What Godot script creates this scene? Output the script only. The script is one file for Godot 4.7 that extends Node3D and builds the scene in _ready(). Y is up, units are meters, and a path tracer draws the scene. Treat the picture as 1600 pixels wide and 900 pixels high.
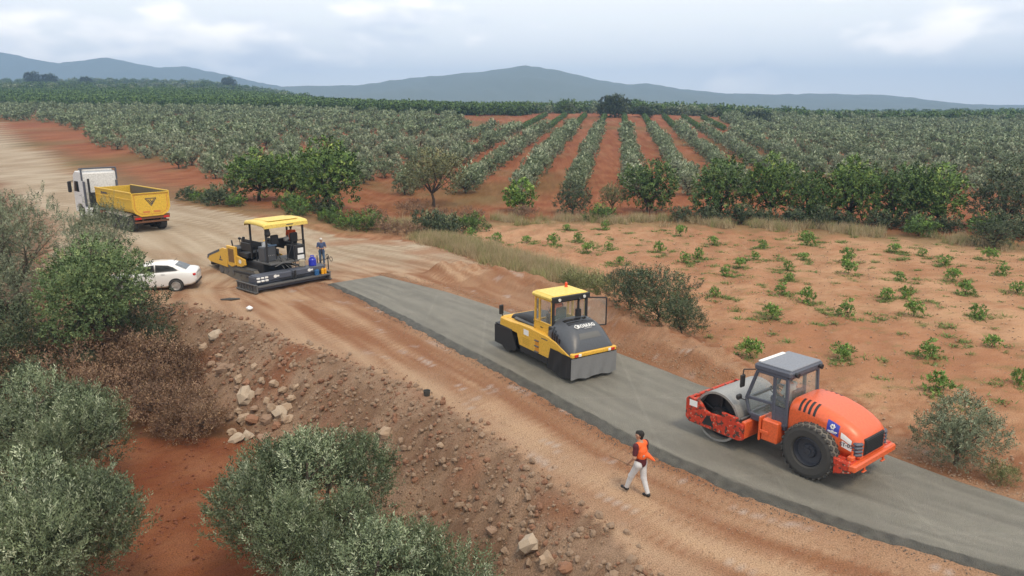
extends Node3D
# A road under construction between olive groves: paver, two rollers, tipper truck, workers.
const EDGE := [Vector2(-70,-98),Vector2(-41.5,-64),Vector2(-32,-51.5),Vector2(-27,-41.5),Vector2(-21,-37),Vector2(-16.5,-36),Vector2(-13,-33.5),Vector2(-9.5,-30),Vector2(-3.7,-24.9),Vector2(0,-19.7),Vector2(2.25,-15.3),Vector2(4,-11),Vector2(6,-6),Vector2(8,0)]
const LANE_NEAR := [Vector2(-10.9,-41.1),Vector2(-8.0,-37.1),Vector2(-5.4,-33.2),Vector2(-2.6,-28.9),Vector2(-0.5,-25.8),Vector2(1.3,-22.9),Vector2(3.0,-20.2),Vector2(4.4,-18.4),Vector2(5.6,-17.1),Vector2(6.8,-16.0),Vector2(8.0,-15.1),Vector2(9.1,-14.35),Vector2(10.1,-13.7),Vector2(14.5,-11.3),Vector2(24,-7)]
const LANE_FAR := [Vector2(-8.2,-43.4),Vector2(-3.5,-38.9),Vector2(-1.0,-35.9),Vector2(1.5,-32.6),Vector2(4.4,-28.4),Vector2(7.1,-24.6),Vector2(10.2,-20.1),Vector2(11.9,-17.7),Vector2(13.1,-16.4),Vector2(18.5,-13.4),Vector2(28,-9)]
const ROAD_FAR := [Vector2(-250,-330),Vector2(-121.3,-177.1),Vector2(-82.2,-128.8),Vector2(-55.8,-95.9),Vector2(-39.8,-76.0),Vector2(-31.2,-67.2),Vector2(-20.2,-57.6),Vector2(-14.1,-56.9),Vector2(-7.8,-55.3),Vector2(-4.6,-51.5),Vector2(-1.7,-46.2),Vector2(1.6,-39.8),Vector2(4.6,-33.6),Vector2(6.6,-29.0),Vector2(8.6,-25.4),Vector2(11.6,-20.6),Vector2(14.2,-17.4),Vector2(19.5,-14.2),Vector2(30,-9)]
const HEDGE := [Vector2(-140,-195),Vector2(-60,-106),Vector2(-42,-81.5),Vector2(-33,-71),Vector2(-22,-61),Vector2(-14,-61.5),Vector2(-7,-64),Vector2(2.9,-66),Vector2(11.4,-65.4),Vector2(19.3,-63.4),Vector2(26.1,-60.1),Vector2(31.9,-56.3),Vector2(40,-50.0),Vector2(70,-30)]
const BERM := [Vector2(-3.8,-43.5),Vector2(0.6,-40.2),Vector2(4.4,-33.9),Vector2(6.4,-28.9),Vector2(8.0,-25.8)]

var nz := FastNoiseLite.new()
var nf := FastNoiseLite.new()
var rng := RandomNumberGenerator.new()
var M := {}
var used := {}

class B:
	var v := PackedVector3Array()
	var n := PackedVector3Array()
	var c := PackedColorArray()
	var col := Color(1, 1, 1)
	var xf := Transform3D()
	func t(p, q, r, a, b, d):
		p = xf * p; q = xf * q; r = xf * r
		a = xf.basis * a; b = xf.basis * b; d = xf.basis * d
		if (q - p).cross(r - p).dot(a + b + d) > 0.0:
			v.append_array([p, r, q]); n.append_array([a, d, b])
		else:
			v.append_array([p, q, r]); n.append_array([a, b, d])
		c.append_array([col, col, col])
	func f(p, q, r, out):                       # flat triangle, out = rough outward direction
		var g: Vector3 = (q - p).cross(r - p)
		if g.length_squared() < 1e-14: return
		g = g.normalized()
		if g.dot(out) < 0: g = -g
		t(p, q, r, g, g, g)
	func quad(p, q, r, s, out):
		f(p, q, r, out); f(p, r, s, out)
	func box(ctr: Vector3, size: Vector3, bev := 0.0, rot := Basis()):
		var h := size / 2.0
		var b: float = min(bev, min(h.x, min(h.y, h.z)) * 0.8)
		if b <= 0.0: b = 0.0005
		var sg := [-1.0, 1.0]
		var P := func(x, y, z): return ctr + rot * Vector3(x, y, z)
		for ax in 3:
			for s in sg:
				var i := (ax + 1) % 3; var j := (ax + 2) % 3
				var o := Vector3.ZERO; o[ax] = s
				var q := []
				for k in [[-1, -1], [1, -1], [1, 1], [-1, 1]]:
					var w := Vector3.ZERO; w[ax] = s * h[ax]; w[i] = k[0] * (h[i] - b); w[j] = k[1] * (h[j] - b)
					q.append(ctr + rot * w)
				quad(q[0], q[1], q[2], q[3], rot * o)
		for ax in 3:
			var i := (ax + 1) % 3; var j := (ax + 2) % 3
			for s in sg:
				for u in sg:
					var q := []
					for e in [-1.0, 1.0]:
						var w := Vector3.ZERO; w[ax] = e * (h[ax] - b); w[i] = s * h[i]; w[j] = u * (h[j] - b); q.append(ctr + rot * w)
						var w2 := Vector3.ZERO; w2[ax] = e * (h[ax] - b); w2[i] = s * (h[i] - b); w2[j] = u * h[j]; q.append(ctr + rot * w2)
					var o := Vector3.ZERO; o[i] = s; o[j] = u
					quad(q[0], q[1], q[3], q[2], rot * o)
		for s in sg:
			for u in sg:
				for w in sg:
					f(ctr + rot * Vector3(s * h.x, u * (h.y - b), w * (h.z - b)), ctr + rot * Vector3(s * (h.x - b), u * h.y, w * (h.z - b)), ctr + rot * Vector3(s * (h.x - b), u * (h.y - b), w * h.z), rot * Vector3(s, u, w))
	func cyl(p: Vector3, q: Vector3, r0: float, r1: float, k := 12, caps := true):
		var d := (q - p).normalized()
		var s := d.cross(Vector3.UP if abs(d.y) < 0.9 else Vector3.RIGHT).normalized()
		var u := s.cross(d)
		for i in k:
			var a := TAU * i / k; var b := TAU * (i + 1) / k
			var na := s * cos(a) + u * sin(a); var nb := s * cos(b) + u * sin(b)
			t(p + na * r0, p + nb * r0, q + nb * r1, na, nb, nb)
			t(p + na * r0, q + nb * r1, q + na * r1, na, nb, na)
			if caps:
				if r0 > 0.0: f(p, p + na * r0, p + nb * r0, -d)
				if r1 > 0.0: f(q, q + na * r1, q + nb * r1, d)
	func path(pts: Array, r, k := 8):           # tube along points, r a number or an array of radii
		for i in pts.size() - 1:
			cyl(pts[i], pts[i + 1], r[i] if r is Array else r, r[i + 1] if r is Array else r, k, i == 0 or i == pts.size() - 2)
	func lathe(prof: Array, ctr: Vector3, axis: Vector3, k := 32):   # prof: [distance along axis, radius]
		var s := axis.cross(Vector3.UP if abs(axis.y) < 0.9 else Vector3.RIGHT).normalized()
		var u := s.cross(axis)
		for i in prof.size() - 1:
			var p0 = prof[i]; var p1 = prof[i + 1]
			var dx: float = p1[0] - p0[0]; var dr: float = p1[1] - p0[1]
			for j in k:
				var a := TAU * j / k; var b := TAU * (j + 1) / k
				var na := s * cos(a) + u * sin(a); var nb := s * cos(b) + u * sin(b)
				var ma: Vector3 = (na * dx - axis * dr).normalized(); var mb: Vector3 = (nb * dx - axis * dr).normalized()
				var A: Vector3 = ctr + axis * p0[0] + na * p0[1]; var Bq: Vector3 = ctr + axis * p0[0] + nb * p0[1]
				var C: Vector3 = ctr + axis * p1[0] + nb * p1[1]; var D: Vector3 = ctr + axis * p1[0] + na * p1[1]
				if p0[1] > 1e-5: t(A, Bq, C, ma, mb, mb)
				if p1[1] > 1e-5: t(A, C, D, ma, mb, ma)
	func prism(poly: PackedVector2Array, z0: float, z1: float, bev := 0.0):   # outline in x,y, depth along z
		var P := poly
		if Geometry2D.is_polygon_clockwise(P): P.reverse()
		var inner := P
		if bev > 0.0:
			var o := Geometry2D.offset_polygon(P, -bev, Geometry2D.JOIN_MITER)
			if o.size() == 1 and o[0].size() == P.size():
				inner = o[0]
				if Geometry2D.is_polygon_clockwise(inner): inner.reverse()
				var best := 0; var bd := 1e9
				for i in inner.size():
					var dd: float = inner[i].distance_to(P[0])
					if dd < bd: bd = dd; best = i
				var rr := PackedVector2Array()
				for i in inner.size(): rr.append(inner[(best + i) % inner.size()])
				inner = rr
			else: bev = 0.0
		var tri := Geometry2D.triangulate_polygon(inner)
		for i in range(0, tri.size(), 3):
			for zz in [[z0, -1], [z1, 1]]:
				f(Vector3(inner[tri[i]].x, inner[tri[i]].y, zz[0]), Vector3(inner[tri[i + 1]].x, inner[tri[i + 1]].y, zz[0]), Vector3(inner[tri[i + 2]].x, inner[tri[i + 2]].y, zz[0]), Vector3(0, 0, zz[1] * sign(z1 - z0)))
		var b: float = bev * sign(z1 - z0)
		for i in P.size():
			var j := (i + 1) % P.size()
			var e := P[j] - P[i]; var o := Vector3(e.y, -e.x, 0)
			quad(Vector3(P[i].x, P[i].y, z0 + b), Vector3(P[j].x, P[j].y, z0 + b), Vector3(P[j].x, P[j].y, z1 - b), Vector3(P[i].x, P[i].y, z1 - b), o)
			if bev > 0.0:
				for zz in [[z0, z0 + b, -1], [z1, z1 - b, 1]]:
					quad(Vector3(inner[i].x, inner[i].y, zz[0]), Vector3(inner[j].x, inner[j].y, zz[0]), Vector3(P[j].x, P[j].y, zz[1]), Vector3(P[i].x, P[i].y, zz[1]), o.normalized() + Vector3(0, 0, zz[2] * sign(z1 - z0)))
	func loft(rings: Array, closed := true, caps := true, ctr = null):   # rings: arrays of points, smooth normals
		var m: int = rings[0].size(); var k := rings.size()
		var nn := []
		for i in k:
			var row := []
			for j in m:
				var a: Vector3 = rings[min(i + 1, k - 1)][j] - rings[max(i - 1, 0)][j]
				var jn: int = (j + 1) % m if closed else min(j + 1, m - 1)
				var jp: int = (j + m - 1) % m if closed else max(j - 1, 0)
				var b: Vector3 = rings[i][jn] - rings[i][jp]
				row.append(a.cross(b).normalized())
			nn.append(row)
		var mid := Vector3.ZERO
		for r in rings: for q in r: mid += q / (m * k)
		if ctr != null: mid = ctr
		var sgn := 0.0
		for i in k: for j in m: sgn += sign(nn[i][j].dot(rings[i][j] - mid))
		if sgn < 0: for i in k: for j in m: nn[i][j] = -nn[i][j]
		for i in k - 1:
			for j in (m if closed else m - 1):
				var l := (j + 1) % m
				t(rings[i][j], rings[i][l], rings[i + 1][l], nn[i][j], nn[i][l], nn[i + 1][l])
				t(rings[i][j], rings[i + 1][l], rings[i + 1][j], nn[i][j], nn[i + 1][l], nn[i + 1][j])
		if caps and closed:
			for e in [[0, 1], [k - 1, k - 2]]:
				var cc := Vector3.ZERO
				for q in rings[e[0]]: cc += q / m
				var c2 := Vector3.ZERO
				for q in rings[e[1]]: c2 += q / m
				for j in m: f(cc, rings[e[0]][j], rings[e[0]][(j + 1) % m], cc - c2)
	func mesh(colors := false) -> ArrayMesh:
		var a := []; a.resize(Mesh.ARRAY_MAX)
		a[Mesh.ARRAY_VERTEX] = v; a[Mesh.ARRAY_NORMAL] = n
		if colors: a[Mesh.ARRAY_COLOR] = c
		var m := ArrayMesh.new()
		m.add_surface_from_arrays(Mesh.PRIMITIVE_TRIANGLES, a)
		return m

func numbered(called: String) -> String:
	if not used.has(called):
		used[called] = 0
		return called
	used[called] += 1
	return "%s_%03d" % [called, used[called]]

func tag(o: Node, label := "", category := "", group := "", kind := ""):
	if label: o.set_meta("label", label)
	if category: o.set_meta("category", category)
	if group: o.set_meta("group", group)
	if kind: o.set_meta("kind", kind)

func thing(called: String, at: Vector3, turn: float, label: String, category: String, group := "") -> Node3D:
	var o := Node3D.new(); o.name = numbered(called); add_child(o)
	o.position = at; o.rotation.y = turn
	tag(o, label, category, group)
	return o

func put(mesh: Mesh, called: String, material: Material, parent: Node = self) -> MeshInstance3D:
	var o := MeshInstance3D.new()
	o.mesh = mesh; o.material_override = material
	o.name = numbered(called) if parent == self else called
	parent.add_child(o, true)
	return o

func part(b: B, called: String, material: Material, parent: Node = self, colors := false) -> MeshInstance3D:
	return put(b.mesh(colors), called, material, parent)

func copy(o: Node3D, base: String, at: Vector3, turn: float, sc := Vector3.ONE) -> Node3D:
	var c: Node3D = o.duplicate(); c.name = numbered(base); add_child(c)
	c.transform = Transform3D(Basis(Vector3.UP, turn).scaled_local(sc), at)
	return c

func lin(r: float, g: float, b: float) -> Color: return Color(r, g, b).linear_to_srgb()

func gray_tex(w: int, freq: float, oct: int, lo: float, hi: float, speck := 0.0, seed_ := 1) -> ImageTexture:
	var q := FastNoiseLite.new(); q.seed = seed_; q.frequency = freq; q.fractal_octaves = oct
	q.noise_type = FastNoiseLite.TYPE_SIMPLEX_SMOOTH
	var src := q.get_seamless_image(w, w)
	src.convert(Image.FORMAT_L8)
	var d := src.get_data()
	var r := RandomNumberGenerator.new(); r.seed = seed_ + 5
	var out := PackedByteArray(); out.resize(w * w)
	for i in w * w:
		var f: float = lo + (hi - lo) * d[i] / 255.0
		if speck > 0.0: f *= 1.0 + r.randf_range(-speck, speck)
		out[i] = int(clamp(f, 0.0, 1.0) * 255.0)
	return ImageTexture.create_from_image(Image.create_from_data(w, w, false, Image.FORMAT_L8, out))

func normal_tex(w: int, freq: float, oct: int, strength: float, seed_ := 3) -> ImageTexture:
	var q := FastNoiseLite.new(); q.seed = seed_; q.frequency = freq; q.fractal_octaves = oct
	var src := q.get_seamless_image(w, w)
	src.convert(Image.FORMAT_RGBA8)
	src.bump_map_to_normal_map(strength)
	return ImageTexture.create_from_image(src)

func mat(col: Color, rough := 0.8, metal := 0.0, tex: Texture2D = null, scale := 1.0, nrm: Texture2D = null, ns := 1.0) -> StandardMaterial3D:
	var m := StandardMaterial3D.new()
	m.albedo_color = col; m.roughness = rough; m.metallic = metal
	if tex or nrm:
		m.uv1_triplanar = true
		m.uv1_scale = Vector3.ONE * scale
		if tex: m.albedo_texture = tex
		if nrm: m.normal_enabled = true; m.normal_texture = nrm; m.normal_scale = ns
	return m

func pd(poly: Array, x: float, z: float) -> float:   # signed distance to a polyline, positive on its left
	var best := 1e18; var sg := 1.0
	for i in poly.size() - 1:
		var a: Vector2 = poly[i]; var b: Vector2 = poly[i + 1]
		var dx := b.x - a.x; var dz := b.y - a.y
		var t: float = clamp(((x - a.x) * dx + (z - a.y) * dz) / (dx * dx + dz * dz), 0.0, 1.0)
		var ex := x - a.x - t * dx; var ez := z - a.y - t * dz
		var q := ex * ex + ez * ez
		if q < best:
			best = q; sg = 1.0 if dx * ez - dz * ex > 0.0 else -1.0
	return sg * sqrt(best)

func rise(x: float, z: float) -> float:
	var d := -z; var r: float = max(0.0, d - 70.0)
	var hump: float = 1.5 * smoothstep(38.0, 54.0, -x * 0.74 - z * 0.67) * (1.0 - smoothstep(-20.0, -12.0, x))
	if r <= 0.0: return hump
	var ph := x / d
	var s: float = lerp(lerp(0.057, 0.050, smoothstep(-0.3, 0.0, ph)), 0.031, smoothstep(0.12, 0.5, ph))
	var left: float = 1.0 - smoothstep(-0.45, -0.12, ph)
	var m: float = min(r, 200.0)
	var a: float = s * (sqrt(m * m + 100.0) - 10.0)
	if r > 200.0: a += (min(r, 900.0) - 200.0) * (0.004 + 0.05 * left)
	return max(a, hump)

func ground_y(x: float, z: float, e := -1e9) -> float:   # the shape of the land without its finest roughness
	var y := rise(x, z)
	if z > -130.0 and x < 12.0:
		if e < -1e8: e = pd(EDGE, x, z)
		if e > 0.0: y -= 2.2 * smoothstep(0.0, 3.8, e)
	if z > -46.0 and x > -6.0 and x < 12.0 and z < -22.0:
		var d: float = abs(pd(BERM, x, z))
		if d < 2.2: y += (0.7 + 0.35 * nz.get_noise_2d(x * 0.7, z * 0.7)) * (1.0 - smoothstep(0.2, 1.9, d))
	return y

func _ready():
	rng.seed = 77
	nz.seed = 11; nz.frequency = 1.0; nz.fractal_octaves = 3; nz.noise_type = FastNoiseLite.TYPE_SIMPLEX_SMOOTH
	nf.seed = 23; nf.frequency = 1.0; nf.fractal_type = FastNoiseLite.FRACTAL_NONE; nf.noise_type = FastNoiseLite.TYPE_SIMPLEX_SMOOTH
	var cam := Camera3D.new(); cam.name = "camera"; add_child(cam)
	cam.position = Vector3(0, 9.5, 0); cam.rotation_degrees = Vector3(-13.4, 0, 0)
	cam.fov = 43.0; cam.near = 0.1; cam.far = 40000.0
	make_sky()
	var sun := DirectionalLight3D.new(); sun.name = "sun"; add_child(sun)
	sun.rotation_degrees = Vector3(-58, 28, 0)
	sun.light_energy = 0.5; sun.light_angular_distance = 12.0; sun.light_color = Color(1.0, 0.92, 0.80); sun.shadow_enabled = true
	make_materials()
	print("setting ", Time.get_ticks_msec())
	make_ground(); make_lane(); make_hills()
	print("machines ", Time.get_ticks_msec())
	make_machines()
	print("plants ", Time.get_ticks_msec())
	make_plants()
	print("stones ", Time.get_ticks_msec())
	make_stones()
	print("done ", Time.get_ticks_msec())

func make_sky():
	var w := 2048; var h := 1024
	var data := PackedByteArray(); data.resize(w * h * 3)
	var q := FastNoiseLite.new(); q.seed = 5; q.frequency = 1.0; q.fractal_octaves = 5; q.fractal_gain = 0.55
	q.noise_type = FastNoiseLite.TYPE_SIMPLEX_SMOOTH
	for y in h:
		var el := PI / 2 - PI * (y + 0.5) / h
		var up: float = max(0.0, sin(el))
		var air := Color(0.94, 0.925, 0.885).lerp(Color(0.80, 0.825, 0.84), clamp(up * 2.2, 0.0, 1.0))
		var rowc := el > 0.0
		var skip := 1 if el < 0.35 else 4
		var c := air
		for x in w:
			if rowc and x % skip == 0:
				c = air
				var az := TAU * x / w
				var px := cos(az); var pz := sin(az)
				var n := q.get_noise_3d(px * 4.2, el * 12.0, pz * 4.2)
				var m := q.get_noise_3d(px * 1.7 + 40.0, el * 5.0, pz * 1.7)
				var dens: float = smoothstep(-0.08, 0.28, n * 0.9 + m * 0.7)
				var lit: float = clamp(0.55 + 1.3 * q.get_noise_3d(px * 5.5 + 9.0, el * 19.0 + 0.6, pz * 5.5), 0.0, 1.0)
				var cc := Color(0.80, 0.81, 0.825).lerp(Color(1.0, 0.97, 0.93), lit * dens)
				c = air.lerp(cc, 0.4 + 0.6 * dens)
				c = c.lerp(Color(0.96, 0.94, 0.895), 1.0 - smoothstep(0.0, 0.06, el))
			var i := (y * w + x) * 3
			data[i] = int(c.r * 255.0); data[i + 1] = int(c.g * 255.0); data[i + 2] = int(c.b * 255.0)
	var pano := PanoramaSkyMaterial.new()
	pano.panorama = ImageTexture.create_from_image(Image.create_from_data(w, h, false, Image.FORMAT_RGB8, data))
	pano.energy_multiplier = 1.3
	var env := Environment.new()
	env.background_mode = Environment.BG_SKY
	env.sky = Sky.new(); env.sky.sky_material = pano
	env.tonemap_mode = Environment.TONE_MAPPER_LINEAR
	env.tonemap_exposure = 1.47
	env.fog_enabled = true; env.fog_density = 0.00036; env.fog_light_color = Color(0.64, 0.79, 0.97)
	env.sdfgi_enabled = true; env.ssao_enabled = true; env.ssil_enabled = true
	var we := WorldEnvironment.new(); we.name = "world_environment"; we.environment = env; add_child(we)

func make_materials():
	M.grain = gray_tex(1024, 0.09, 5, 0.62, 1.14, 0.22, 4)
	M.grime = gray_tex(512, 0.03, 5, 0.84, 1.05, 0.06, 9)
	M.fine = gray_tex(512, 0.09, 3, 0.55, 1.25, 0.15, 12)
	M.bump = normal_tex(512, 0.05, 5, 6.0, 8)
	M.ground = StandardMaterial3D.new()
	M.ground.vertex_color_use_as_albedo = true; M.ground.roughness = 0.95
	M.ground.albedo_texture = M.grain; M.ground.uv1_scale = Vector3(0.21, 0.21, 1)
	M.ground.normal_enabled = true; M.ground.normal_texture = normal_tex(1024, 0.15, 4, 4.0, 31); M.ground.normal_scale = 0.5
	M.ground.metallic_specular = 0.2
	M.lane = StandardMaterial3D.new()
	M.lane.vertex_color_use_as_albedo = true; M.lane.roughness = 0.72
	M.lane.albedo_texture = gray_tex(1024, 0.16, 3, 0.4, 1.3, 0.45, 15); M.lane.uv1_scale = Vector3(0.36, 0.36, 1)
	M.lane.normal_enabled = true; M.lane.normal_texture = normal_tex(512, 0.16, 3, 9.0, 17); M.lane.normal_scale = 0.8

func axis(a: float, b: float, lo: float, hi: float, step: float, grow: float) -> PackedFloat32Array:
	var left := PackedFloat32Array(); var out := PackedFloat32Array()
	var s := step; var p := a
	while p > lo: s *= grow; p -= s; left.append(p)
	left.reverse(); out.append_array(left)
	var k := int(round((b - a) / step))
	for i in k + 1: out.append(a + (b - a) * i / k)
	s = step; p = b
	while p < hi: s *= grow; p += s; out.append(p)
	return out

func ground_color(x: float, z: float, y: float, e: float, rf: float) -> Color:
	var big := nz.get_noise_2d(x * 0.06, z * 0.06)
	var mid := nz.get_noise_2d(x * 0.35 + 50.0, z * 0.35)
	var fine := nf.get_noise_2d(x * 2.3, z * 2.3)
	var d := -z
	var red := Color(0.26, 0.088, 0.040).lerp(Color(0.36, 0.155, 0.08), clamp(0.4 + mid * 0.8 + fine * 0.2, 0.0, 1.0))
	if d > 330.0:
		var k: float = clamp(0.5 + big * 1.2 + mid * 0.5, 0.0, 1.0)
		return Color(0.07, 0.10, 0.035).lerp(Color(0.21, 0.15, 0.08), k * 0.6)
	if rf < 0.0:                                # beyond the road: sapling field, then groves
		var hd := pd(HEDGE, x, z)
		if hd > 0.0:
			var field := Color(0.40, 0.205, 0.112).lerp(Color(0.53, 0.315, 0.185), clamp(0.5 + mid * 0.7 + big * 0.8 + fine * 0.4, 0.0, 1.0))
			var red_part: float = smoothstep(-0.05, 0.4, nz.get_noise_2d(x * 0.035 + 5.0, z * 0.05 - 2.4))   # patches of redder soil
			field = field.lerp(Color(0.36, 0.15, 0.08), red_part * 0.35)
			# ploughed rows
			field = field * (1.0 + 0.06 * sin((x * 0.93 + z * 0.36) * 2.6 + mid * 2.0))
			var weed: float = smoothstep(0.25, 0.6, nz.get_noise_2d(x * 0.5 + 7.0, z * 0.8 - 20.0) + 0.12 * fine)
			field = field.lerp(Color(0.16, 0.17, 0.06), weed * 0.45)
			var dug: float = 1.0 - smoothstep(0.6, 3.0, -rf + mid * 1.2)   # brown subsoil dug up along the new road
			field = field.lerp(Color(0.27, 0.115, 0.06).lerp(Color(0.40, 0.22, 0.13), clamp(0.5 + fine + mid * 0.6, 0.0, 1.0)), dug * 0.85)
			var strip: float = 1.0 - smoothstep(0.4, 4.5, hd + mid * 3.0)
			return field.lerp(Color(0.34, 0.235, 0.12).lerp(Color(0.2, 0.13, 0.07), clamp(0.5 + mid, 0.0, 1.0)), strip * 0.85)
		var strip2: float = 1.0 - smoothstep(0.5, 5.0, -hd + mid * 2.0)
		var orch := red * (1.0 + 0.10 * fine)
		orch = orch.lerp(Color(0.27, 0.19, 0.10), smoothstep(0.2, 0.6, big + mid * 0.4) * 0.35)
		orch = orch.lerp(Color(0.2, 0.14, 0.075), strip2 * 0.8)
		orch = orch.lerp(Color(0.10, 0.13, 0.045), smoothstep(0.05, 0.5, nz.get_noise_2d(x * 0.02 + 31.0, z * 0.02)) * 0.4)   # patches of ground cover
		return orch
	if e > 0.0:                                 # embankment and the red field at its foot
		var rub := Color(0.205, 0.125, 0.08).lerp(Color(0.36, 0.245, 0.168), clamp(0.5 + mid * 0.9 + fine * 0.35, 0.0, 1.0))
		rub = rub.lerp(Color(0.25, 0.10, 0.052), smoothstep(0.0, 0.6, nz.get_noise_2d(x * 0.22 - 9.0, z * 0.22)) * 0.7)
		var low: float = smoothstep(3.0, 4.6, e + mid * 1.2)
		var leafy := Color(0.15, 0.085, 0.045)
		var r2 := red * 0.8
		if z < -25.0: r2 = r2.lerp(leafy, 0.75)
		return rub.lerp(r2, low)
	# the unpaved road itself
	var ln := pd(LANE_NEAR, x, z)
	var s := x * 0.58 + z * 0.81
	if d > 40.0: s = x * 0.72 + z * 0.69
	var t := ln if d < 44.0 else (x * 0.69 - z * 0.72)
	var streak := nz.get_noise_2d(t * 0.9, s * 0.06)
	var streak2 := nf.get_noise_2d(t * 3.2 + 30.0, s * 0.12)
	var near := Color(0.29, 0.135, 0.072).lerp(Color(0.50, 0.33, 0.21), clamp(0.42 + streak * 1.3 + streak2 * 0.55 + mid * 0.25, 0.0, 1.0))
	var crest: float = smoothstep(2.2, 0.3, -e + mid)     # pale spilled fines along the top of the bank
	near = near.lerp(Color(0.46, 0.325, 0.22), crest * 0.55)
	var wet: float = (1.0 - smoothstep(0.3, 2.6, ln + mid)) if d < 41.0 else 0.0
	near = near.lerp(Color(0.30, 0.155, 0.09), wet * 0.55)
	var chalk: float = smoothstep(0.42, 0.62, nz.get_noise_2d(t * 1.3 + 70.0, s * 0.35)) * (1.0 - smoothstep(2.0, 4.0, ln)) if d < 41.0 else 0.0
	near = near.lerp(Color(0.5, 0.44, 0.4), chalk * 0.6)
	var pale := Color(0.37, 0.28, 0.19).lerp(Color(0.53, 0.44, 0.33), clamp(0.5 + streak * 1.2 + streak2 * 0.25, 0.0, 1.0))
	var k2: float = smoothstep(38.0, 52.0, d - x * 0.35 - 4.0 + mid * 4.0)
	var out := near.lerp(pale, k2)
	var red_patch: float = smoothstep(0.15, 0.5, nz.get_noise_2d(x * 0.12 + 3.0, z * 0.12)) * smoothstep(-22.0, -12.0, x) * smoothstep(36.0, 42.0, d)
	return out.lerp(Color(0.36, 0.185, 0.105), red_patch * 0.7)

func make_ground():
	var xs := axis(-20.0, 15.0, -3600.0, 3600.0, 0.19, 1.042)
	var zs := axis(-44.0, -12.0, -3900.0, 40.0, 0.19, 1.042)
	var w := xs.size(); var h := zs.size()
	var v := PackedVector3Array(); var c := PackedColorArray(); var uv := PackedVector2Array(); var n := PackedVector3Array(); var idx := PackedInt32Array()
	v.resize(w * h); c.resize(w * h); uv.resize(w * h); n.resize(w * h)
	for j in h:
		var z := zs[j]
		for i in w:
			var x := xs[i]
			var e := -99.0
			if z > -130.0 and x < 12.0 and z < 10.0: e = pd(EDGE, x, z)
			var y := ground_y(x, z, e)
			var rf := -50.0
			if e > 0.5: rf = 20.0
			elif z > -340.0 and abs(x) < 400.0: rf = pd(ROAD_FAR, x, z)
			var rough := 0.03
			if z > -120.0 and abs(x) < 90.0:
				if e > 0.0: rough = 0.16 * smoothstep(0.0, 1.0, e) * (1.0 - 0.55 * smoothstep(3.6, 5.0, e)) + 0.02
				elif rf < -0.6:
					rough = 0.075
					if rf < -2.5 and z > -64.0: y += 0.03 * sin((x * 0.93 + z * 0.36) * 2.6)
				else: rough = 0.025
				y += rough * (nz.get_noise_2d(x * 0.8, z * 0.8) + 0.5 * nf.get_noise_2d(x * 3.1, z * 3.1))
				if e < 0.0 and z > -44.0:        # wheel ruts along the haul track
					var ln := pd(LANE_NEAR, x, z)
					if ln > 0.4: y += 0.035 * nf.get_noise_2d(ln * 1.6, (x * 0.58 + z * 0.81) * 0.05)
			elif z < -300.0:
				y += 2.5 * nz.get_noise_2d(x * 0.004, z * 0.004)
			var k := j * w + i
			v[k] = Vector3(x, y, z); uv[k] = Vector2(x, z)
			c[k] = ground_color(x, z, y, e, rf)
	for j in h:
		for i in w:
			var a := v[j * w + min(i + 1, w - 1)] - v[j * w + max(i - 1, 0)]
			var b := v[min(j + 1, h - 1) * w + i] - v[max(j - 1, 0) * w + i]
			n[j * w + i] = b.cross(a).normalized()
	for j in h - 1:
		for i in w - 1:
			var k := j * w + i
			idx.append_array([k, k + 1, k + w, k + 1, k + w + 1, k + w])
	var a := []; a.resize(Mesh.ARRAY_MAX)
	a[Mesh.ARRAY_VERTEX] = v; a[Mesh.ARRAY_NORMAL] = n; a[Mesh.ARRAY_COLOR] = c; a[Mesh.ARRAY_TEX_UV] = uv; a[Mesh.ARRAY_INDEX] = idx
	var m := ArrayMesh.new(); m.add_surface_from_arrays(Mesh.PRIMITIVE_TRIANGLES, a)
	var o := put(m, "ground", M.ground); tag(o, "red and tan earth of the haul track, bank, fields and groves", "ground", "", "structure")

func along(poly: Array, f: float) -> Vector2:
	var total := 0.0
	for i in poly.size() - 1: total += poly[i].distance_to(poly[i + 1])
	var want := f * total
	for i in poly.size() - 1:
		var l: float = poly[i].distance_to(poly[i + 1])
		if want <= l: return poly[i].lerp(poly[i + 1], want / l)
		want -= l
	return poly[-1]

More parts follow.
